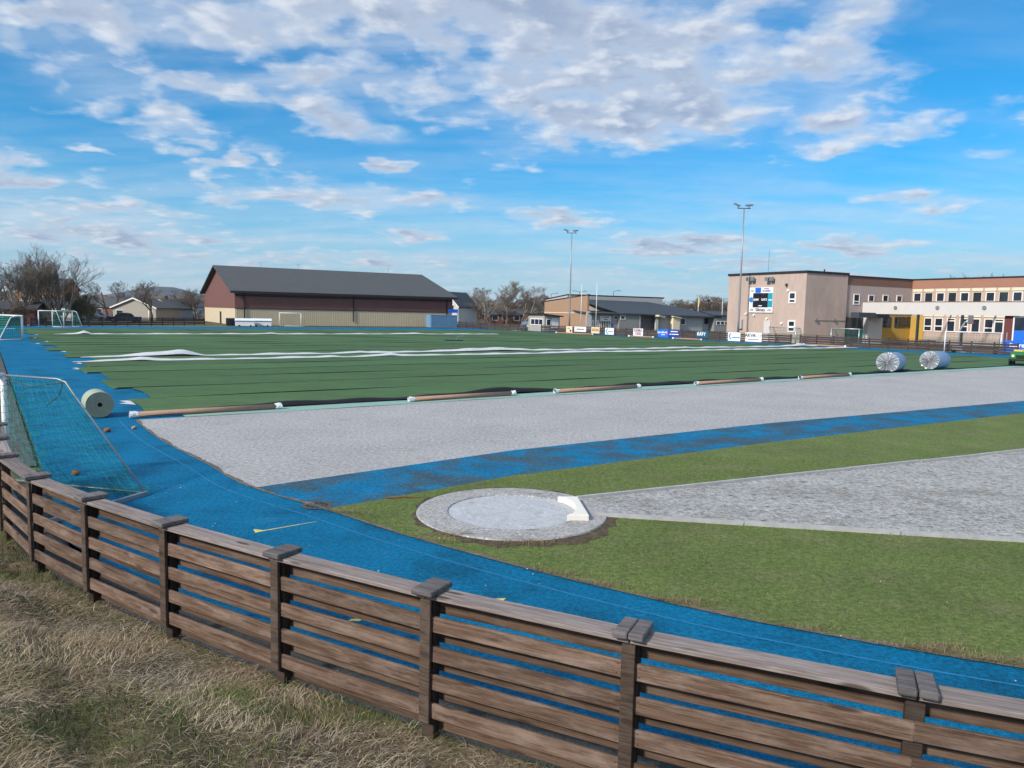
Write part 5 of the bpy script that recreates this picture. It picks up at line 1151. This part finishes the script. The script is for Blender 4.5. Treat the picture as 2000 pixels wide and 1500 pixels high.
# yard furniture: picnic table, basketball hoop
pq = D(1812, 655, 91); pt = thing('picnic_table', 'dark picnic table behind the fence in the school yard', 'table', (pq.x, pq.y, 0), R(20))
MB().box(-.95, .95, -.4, .4, .95, 1.03).build('table_top', 'metal_dark', pt)
for y in (-.8, .8): MB().box(-.95, .95, y-.14, y+.14, .62, .68).build('bench', 'metal_dark', pt)
for x in (-.7, .7):
    for s_ in (-1, 1): MB().tube([(x, s_*.2, .98), (x, s_*.85, 0)], .06, 6).build('leg', 'metal_dark', pt)
bq = D(1874, 655, 88); bh = thing('basketball_hoop', 'pale metal basketball stand behind the white goal', 'basketball hoop', (bq.x, bq.y, 0), R(-50))
MB().tube([(0, 0, 0), (0, 0, 2.4), (.5, 0, 3.3), (1.0, 0, 3.6)], .10, 8).build('pole', 'alu', bh, True); MB().box(1.0, 1.06, -.8, .8, 3.1, 4.1).build('backboard', 'alu', bh); MB().tube([(1.3+.23*math.cos(a), .23*math.sin(a), 3.2) for a in np.linspace(0, 6.28, 14)], .02, 5).build('hoop', 'ink_red', bh); MB().box(-.5, .6, -.5, .5, 0, .5).build('base', 'metal_grey', bh)

# ------------------------------------------------------------------ poles
def flood_pole(label, px, Y, ytop):
    b = D(px, 650, Y); top = D(px+8.5 if px > 1300 else px+3.5, ytop, Y).z
    t = thing('floodlight_pole', label, 'floodlight', (b.x, b.y, 0))
    MB().tube([(0, 0, 0), (0, 0, 3.0), (0, 0, top*.6), (0, 0, top)], [.17, .14, .11, .07], 10).build('mast', 'metal_grey', t, True)
    MB().box(-.9, .9, -.05, .05, top-.05, top+.05).build('crossarm', 'metal_dark', t)
    for x, ry in ((-.95, .35), (.75, -.12)):
        M_ = Matrix.Translation((x, -.1, top+.45)) @ Matrix.Rotation(ry, 4, 'Y') @ Matrix.Rotation(.25, 4, 'X'); f = MB().box(-.55, .38, -.3, .3, -.10, .10, M_).build('lamp_head', 'metal_grey', t); MB().box(-.48, .32, -.26, .26, -.125, -.102, M_).build('lens', 'lamp_lens', f)
        MB().tube([(x*.8, 0, top), (x, -.05, top+.35)], .05, 6).build('bracket', 'metal_dark', t)
flood_pole('tall floodlight pole in front of the pink school tower', 1441.5, 107, 407)
flood_pole('tall floodlight pole beside the tan club house wall', 1111.5, 141, 455)
def flagpole(label, px, Y, ytop, r=.07, name='flagpole', m='goal_white'):
    b = D(px, 640, Y); top = D(px+1, ytop, Y).z; t = thing(name, label, 'pole', (b.x, b.y, 0)); MB().tube([(0, 0, 0), (0, 0, top)], [r, r*.6], 8).build('mast', m, t, True); MB().tube([(0, 0, top), (0, 0, top+.12)], [.10, .04], 8).build('finial', m, t); return t, top
flagpole('white flagpole right beside the tan gable wall', 1134, 147, 557); flagpole('white flagpole standing before the club house entrance', 1163.5, 143, 556); flagpole('white flagpole just left of the pink tower', 1409, 168, 583)
t, top = flagpole('flagpole with yellow pennant behind the club house', 1362, 185, 577)
MB().add([(0, 0, top-.2), (.35, 0, top-1.2), (.1, 0.05, top-3.2), (-.15, 0, top-2.6)], [(0, 1, 2, 3)]).build('pennant', 'lamp_yellow', t)
def street_lamp(label, px, Y, ytop, side=1, n_arm=1):
    b = D(px, 640, Y); top = D(px, ytop, Y).z; t = thing('street_lamp', label, 'street lamp', (b.x, b.y, 0))
    MB().tube([(0, 0, 0), (0, 0, top)], [.09, .06], 6).build('mast', 'metal_dark', t)
    for s_ in ([side] if n_arm == 1 else [-1, 1]): MB().tube([(0, 0, top-.1), (s_*.6, 0, top+.15), (s_*1.2, 0, top+.2)], .05, 5).build('arm', 'metal_dark', t); MB().box(s_*1.4-.35, s_*1.4+.35, -.15, .15, top+.1, top+.28).build('lamp_head', 'metal_grey', t)
street_lamp('street lamp behind the tan wall, left of flagpoles', 1075, 190, 574); street_lamp('twin-armed lamp above the tan gable wall', 1130, 185, 570, 1, 2); street_lamp('street lamp above the club house roof', 1196, 190, 569)

# ------------------------------------------------------------------ vehicles
def car(label, loc, rz, m, L=4.4, w_=1.8, h=1.5, tall=False):
    t = thing('parked_car', label, 'car', loc, rz)
    prof = [(-L/2, .35), (-L/2, .75), (-L*.47, .9), (-L*.27, .98), (-L*.13, h), (L*.22, h*1.0), (L*.40, 1.0), (L*.49, .88), (L/2, .7), (L/2, .35)] if not tall else [(-L/2, .4), (-L/2, .95), (-L*.26, 1.05), (-L*.15, h), (L*.12, h), (L*.2, 1.08), (L*.49, 1.05), (L/2, .9), (L/2, .4)]
    n_ = len(prof); b = MB()
    for y, k_ in ((-w_/2, 1), (-w_/2+.18, 1), (w_/2-.18, 1), (w_/2, 1)):
        edge = abs(y) > w_/2-.05
        for x, z in prof: b.v.append((x*(.985 if edge else 1), y*(0.86 if z > 1.05 else 1), z-(.03 if edge else 0)))
    for q in range(3):
        for i in range(n_): b.f.append((q*n_+i, (q+1)*n_+i, (q+1)*n_+(i+1) % n_, q*n_+(i+1) % n_))
    b.f.append(tuple(range(n_))); b.f.append(tuple(range(4*n_-1, 3*n_-1, -1))); b.build('body', m, t)
    for y in (-1, 1):
        yy = y*(w_/2*.86+.02); MB().add([(-L*.22, yy, 1.02), (L*.33, yy, 1.02), (L*.2, yy*.985, h-.1), (-L*.11, yy*.985, h-.1)], [(0, 1, 2, 3)]).build('side_window', 'glass', t)
        for x in (-L*.31, L*.31):
            wv_ = MB().tube([(x, y*(w_/2-.2), .32), (x, y*(w_/2+.01), .32)], .32, 14).build('wheel', 'tyre', t); MB().tube([(x, y*(w_/2+.012), .32), (x, y*(w_/2+.02), .32)], .19, 10).build('rim', 'metal_grey', wv_)
    for y in (-.6, .6): MB().box(-L/2-.02, -L/2+.03, y-.2, y+.2, .62, .78).build('headlight', 'lamp_lens', t); MB().box(L/2-.03, L/2+.02, y-.2, y+.2, .65, .8).build('tail_light', 'ink_red', t)
def gpt(px, py): return G(px, py)
car('silver car on the drive behind the back fence', at(181, 150), R(200), 'car_silver'); car('dark car next to the silver car on the drive', at(193, 153), R(200), 'car_dark')
car('dark pickup parked before the grey bungalow', at(241, 140), R(8), 'car_dark', 5.2, 1.9, 1.75, True); car('pale blue car behind the small kiosk', at(1029, 152), R(80), 'car_blue')
bn = thing('wheelie_bin', 'dark wheelie bin beside the dark pickup', 'bin', at(271, 140)); MB().add([(-.26, -.3, 0), (.26, -.3, 0), (.26, .3, 0), (-.26, .3, 0), (-.32, -.38, 1), (.32, -.38, 1), (.32, .38, 1), (-.32, .38, 1)], [(0, 1, 5, 4), (1, 2, 6, 5), (2, 3, 7, 6), (3, 0, 4, 7), (4, 5, 6, 7), (3, 2, 1, 0)]).build('body', 'sign_navy', bn); MB().box(-.34, .34, -.4, .4, 1.0, 1.06).build('lid', 'sign_navy', bn)
# green utility vehicle at the right edge
uvp = G(1999, 714.5); uvt = thing('utility_vehicle', 'green utility vehicle with round headlight at the right edge', 'utility vehicle', uvp+Vector((.05, .3, 0.01)), R(-128))
b = MB(); prof = [(1.45, .42), (1.5, .85), (1.3, 1.02), (.55, 1.12), (.45, .95), (.4, .42)]; n_ = len(prof)
for y in (-.7, -.62, .62, .7):
    for x, z in prof: b.v.append((x, y, z-(.05 if abs(y) > .65 else 0)))
for q in range(3):
    for i in range(n_): b.f.append((q*n_+i, q*n_+(i+1) % n_, (q+1)*n_+(i+1) % n_, (q+1)*n_+i))
b.f += [tuple(range(n_-1, -1, -1)), tuple(range(3*n_, 4*n_))]; b.build('hood', 'tractor_green', uvt)
MB().box(1.49, 1.53, -.3, .3, .62, .86).build('grille', 'ink_black', uvt); MB().box(1.4, 1.62, -.72, .72, .40, .54).build('bumper', 'ink_black', uvt)
for y in (-.5, .5): MB().tube([(1.46, y, .80), (1.55, y, .78)], .10, 12).build('headlight', 'lamp_lens', uvt)
MB().box(-.55, .42, -.7, .7, .38, .62).build('floor', 'ink_black', uvt); MB().box(-.35, .15, -.6, .6, .62, .80).build('seat', 'lamp_yellow', uvt); MB().box(-.45, -.32, -.6, .6, .8, 1.2).build('backrest', 'lamp_yellow', uvt)
MB().box(-1.7, -.6, -.75, .75, .68, 1.05).build('cargo_bed', 'tractor_green', uvt); MB().box(-1.6, -.68, -.66, .66, 1.05, 1.22).build('cargo_load', 'cardboard', uvt)
MB().tube([(.42, .2, .95), (.2, .2, 1.15)], .03, 6).build('steering_column', 'ink_black', uvt); MB().tube([(.2+.05*math.cos(a), .2+.18*math.sin(a), 1.15+.12*math.cos(a)) for a in np.linspace(0, 6.28, 14)], .018, 5).build('steering_wheel', 'ink_black', uvt)
for x in (1.0, -1.15):
    for y in (-.66, .66): wv_ = MB().tube([(x, y-.13, .31), (x, y-.10, .31), (x, y+.10, .31), (x, y+.13, .31)], [.26, .31, .31, .26], 18).build('wheel', 'tyre', uvt, True); MB().tube([(x, y-.135, .31), (x, y+.135, .31)], .15, 10).build('rim', 'lamp_yellow', wv_)

# ------------------------------------------------------------------ trees
def tree_mesh(name, seed, h, spread, material, stems=1, levels=5, upright=.5, r0=.16, tw=.011, kids=(4, 6), start=.25):
    rs = random.Random(seed); trunk = MB(); crown = MB()
    def grow(p, d, L, r, lev):
        n_ = 4 if lev < 2 else 3; pts = [p]; q = p.copy(); dd = d.copy()
        for i in range(n_):
            dd = (dd+Vector((rs.gauss(0, .13), rs.gauss(0, .13), rs.gauss(0, .08)+.10*upright))).normalized(); q = q+dd*(L/n_); pts.append(q.copy())
        r1 = max(tw, r*.45); rad = [r+(r1-r)*i/n_ for i in range(n_+1)]
        (trunk if lev < 2 else crown).tube(pts, rad, 6 if lev < 2 else 3, cap=False)
        if lev >= levels: return
        nk = rs.randint(*kids) if lev < levels-1 else rs.randint(kids[0], kids[1]+1)
        for k_ in range(nk):
            f = start+(1-start)*(k_+rs.random())/nk; i = min(int(f*n_), n_-1); b = pts[i].lerp(pts[i+1], f*n_-i)
            ax = (pts[i+1]-pts[i]).normalized(); pr = ax.orthogonal().normalized(); pr.rotate(Matrix.Rotation(rs.random()*6.28, 3, ax))
            ang = rs.uniform(.35, .85)*spread; nd = (ax*math.cos(ang)+pr*math.sin(ang)); nd.z += .15*upright; nd.normalize()
            grow(b, nd, L*rs.uniform(.45, .72)*(1.08-f*.25), max(tw, rad[i]*.6), lev+1)
    for s_ in range(stems):
        a = rs.random()*6.28; d = Vector((math.cos(a)*.28*(stems > 1), math.sin(a)*.28*(stems > 1), 1)).normalized()
        grow(Vector((math.cos(a)*.25*(stems > 1), math.sin(a)*.25*(stems > 1), -.1)), d, h*.52, r0, 0)
    zmax = max(v[2] for v in crown.v); k_ = h/zmax
    for m_ in (trunk, crown): m_.v = [(v[0]*k_, v[1]*k_, v[2]*k_) for v in m_.v]
    return trunk.mesh('trunk', material), crown.mesh('crown', material)
TM = {'big': tree_mesh('big', 1, 13, .85, 'bark', 7, 5, .85, .15, .0055, (3, 5), .12), 'big2': tree_mesh('big2', 5, 13, .8, 'bark', 7, 5, .9, .15, .0055, (3, 5), .12), 'mid': tree_mesh('mid', 2, 8, 1.0, 'bark', 2, 5, .5, .14, .008, (3, 5), .2), 'birch': tree_mesh('birch', 3, 13, .75, 'bark_pale', 1, 5, .7, .14, .010, (4, 6), .2),
      'birch2': tree_mesh('birch2', 9, 12, .85, 'bark_pale', 2, 5, .6, .12, .009, (3, 5), .15), 'bush': tree_mesh('bush', 4, 4, 1.1, 'twig_brown', 6, 4, .6, .04, .009, (3, 5), .1), 'olive': tree_mesh('olive', 6, 5, 1.0, 'twig_olive', 6, 4, .6, .05, .010, (4, 6), .1)}
def plant(kind, label, loc, h, rz=0.0, group=None, cat='tree', name=None, wide=1.0):
    tr, cr = TM[kind]; H0 = {'big': 13, 'big2': 13, 'mid': 8, 'birch': 13, 'birch2': 12, 'bush': 4, 'olive': 5}[kind]
    t = thing(name or ('bush' if cat == 'bush' else 'bare_tree'), label, cat, loc, rz, group); s_ = h/H0; t.scale = (s_*wide, s_*wide, s_)
    link('trunk', tr, t); link('crown', cr, t); return t
plant('big', 'tallest multi-stemmed bare tree at the far left', at(42, 122), 13.2, 0.4, wide=1.35); plant('big2', 'bare tree just right of the tallest left tree', at(118, 124), 12.9, 2.0, wide=1.3)
plant('mid', 'smaller bare tree between the two tall left trees', at(82, 130), 11.0, 1.9, wide=1.2); plant('big', 'bare tree cut by the left picture edge', at(-12, 126), 11.8, 3.3, wide=1.1)
plant('mid', 'small bare tree left of the grey bungalow', at(214, 175), 9.0, 1.0); plant('mid', 'wide low bare tree in front of the grey gables', at(292, 148), 8.3, 2.2, wide=1.3)
plant('olive', 'olive green bush right of the big bare trees', at(158, 128), 5.6, .3, cat='bush', wide=1.2); plant('olive', 'small olive bush left of the parked cars', at(168, 138), 4.0, 1.3, cat='bush', wide=1.2)
plant('bush', 'brown bush by the back fence under the bare trees', at(25, 117), 3.6, .3, cat='bush', wide=1.5); plant('bush', 'brown bush between the tree trunks and the goals', at(95, 119), 2.4, 1.3, cat='bush', wide=1.5)
hedge = 'bare brown shrubs left of the sports hall'
for i, (px, Y, h) in enumerate(((345, 190, 5.5), (362, 175, 6.0), (378, 170, 7.5), (330, 200, 5.5), (250, 205, 7), (228, 200, 5.5), (392, 182, 7.5))):
    plant('bush' if i % 2 else 'mid', ('bare low tree just right of the grey garage', 'brown shrub left of the gap before the hall', 'bare tree standing close to the hall gable', 'brown shrub behind the small white gabled house', 'bare tree showing above the bungalow roof', 'brown shrub left above the bungalow roof', 'bare tree partly hidden by the hall gable')[i], at(px, Y), h, i*1.1, hedge, 'bush' if i % 2 else 'tree', 'bare_shrub', 1.2)
grp = 'bare birches between the hall and the club house'
for i, (px, Y, h, kd, lab) in enumerate(((960, 196, 10.4, 'birch2', 'leftmost tall bare birch between hall and club house'), (990, 200, 12.6, 'birch', 'tallest pale bare birch between hall and club house'), (1020, 188, 10.8, 'birch2', 'bare birch just left of the small kiosk'), (940, 210, 10, 'birch2', 'shorter bare birch right of the white gabled house'), (1046, 205, 10, 'birch', 'bare birch just left of the tan wall'))):
    plant(kd, lab, at(px, Y), h*.93, i*1.4, grp, wide=1.9)
for i, (px, Y, h) in enumerate(((905, 225, 8.5), (920, 230, 9), (932, 222, 7.5), (970, 228, 8.5), (1008, 225, 8), (1056, 230, 9), (1040, 235, 9.5), (912, 210, 5), (985, 215, 5))):
    plant('bush' if i % 3 else 'mid', 'bare '+('bushy tree', 'shrub', 'shrub')[i % 3]+' in the thicket, '+('leftmost beside the white house', 'second from the white house', 'just left of the leftmost birch', 'behind the leftmost birch', 'right of the tallest birch', 'left of the tan wall', 'beside the street lamp', 'low in front at the left', 'low in front near the red house')[i], at(px, Y), h, i*.9, 'bare thicket behind the birches', 'bush', 'bare_shrub', 1.5)
for i, px in enumerate((1302, 1316, 1330, 1346, 1358, 1372, 1384, 1395, 1407, 1418)):
    plant(('bush', 'birch2')[i % 2], ('first', 'second', 'third', 'fourth', 'fifth', 'sixth', 'seventh', 'eighth', 'ninth', 'tenth')[i]+' bare shrub from the left in the row behind club house', at(px, 215+(i*7) % 20), (8.8 if i > 4 else 7.4)+(i*37 % 10)*.12, i*1.7, 'bare shrubs behind the club house', 'bush', 'bare_shrub', 1.6)
for i, px in enumerate((1900, 1912)): plant('mid', ('left', 'right')[i]+' bare treetop rising over the school wing roof', at(px, 150), 13.2, i*2, 'treetops behind the school', wide=.8)
# low far belt of scrub on the horizon
belt = MB(); rs = random.Random(11)
for i in range(900):
    a = R(-46)+R(92)*i/900; rr_ = 330+rs.random()*60; x, y = rr_*math.sin(a), rr_*math.cos(a); h = rs.uniform(3, 8); w = rs.uniform(2, 5)
    for k_ in range(3):
        ox, oy = rs.gauss(0, 1.5), rs.gauss(0, 2); n_ = 6; b0 = len(belt.v); top = h*rs.uniform(.7, 1)
        for q in range(n_): aa = 6.283*q/n_; belt.v.append((x+ox+w*math.cos(aa)*rs.uniform(.7, 1.2), y+oy+w*math.sin(aa), -.1))
        for q in range(n_): aa = 6.283*q/n_; belt.v.append((x+ox+w*.8*math.cos(aa)*rs.uniform(.6, 1.1), y+oy+w*.7*math.sin(aa), top*rs.uniform(.6, .95)))
        belt.v.append((x+ox, y+oy, top))
        for q in range(n_): belt.f.append((b0+q, b0+(q+1) % n_, b0+n_+(q+1) % n_, b0+n_+q)); belt.f.append((b0+n_+q, b0+n_+(q+1) % n_, b0+2*n_))
tag(belt.build('far_woodland', 'twig_brown'), 'low brown woodland belt on the horizon', 'woodland', kind='stuff')
# hills
def hill(label, px0, px1, Y, tops):
    m_ = MB(); n_ = len(tops); rows = 5; rs = random.Random(int(Y))
    for k_ in range(rows):
        for i, yt_ in enumerate(tops):
            px = px0+(px1-px0)*i/(n_-1); p = D(px, yt_, Y); f = k_/(rows-1); z = max(0, p.z)*(1-(1-f)**2)*(1+.05*rs.gauss(0, 1)*(0 < k_ < rows-1)); YY = Y-(1-f)*Y*.25
            m_.v.append((p.x*(YY/Y)+rs.gauss(0, 6), YY, z-2 if k_ == 0 else z))
    for k_ in range(rows-1):
        for i in range(n_-1): m_.f.append((k_*n_+i, k_*n_+i+1, (k_+1)*n_+i+1, (k_+1)*n_+i))
    o = m_.build('hill', 'hill', smooth=True); o['kind'] = 'structure'; return o
hill('', 150, 470, 3400, [592, 587, 582, 577, 573, 570, 567, 562, 559, 560, 561, 565, 571, 575, 580, 586, 592, 594])
hill('', 980, 1100, 4200, [611, 603, 592, 586, 583, 582, 585, 588, 591, 596, 604, 612])
hill('', -400, 260, 4600, [583, 580, 578, 577, 578, 580, 582, 584, 585, 588, 592])

# ------------------------------------------------------------------ air
zf = MB().box(-4000, 4000, -50, 5600, -1.5, 330)
hz = zf.mesh('haze'); hm = bpy.data.materials.new('haze'); hm.use_nodes = True; hm.node_tree.nodes.clear(); hn = NT(hm.node_tree)
pv = hn.n('ShaderNodeVolumePrincipled', Color=(0.62, 0.76, 0.95, 1), Density=0.00007, Anisotropy=0.2); o_ = hm.node_tree.nodes.new('ShaderNodeOutputMaterial'); hm.node_tree.links.new(pv.outputs[0], o_.inputs['Volume'])
hz.materials.append(hm); ho = link('haze', hz); ho['kind'] = 'stuff'; ho['label'] = 'thin pale blue haze over the distance'; ho['category'] = 'haze'
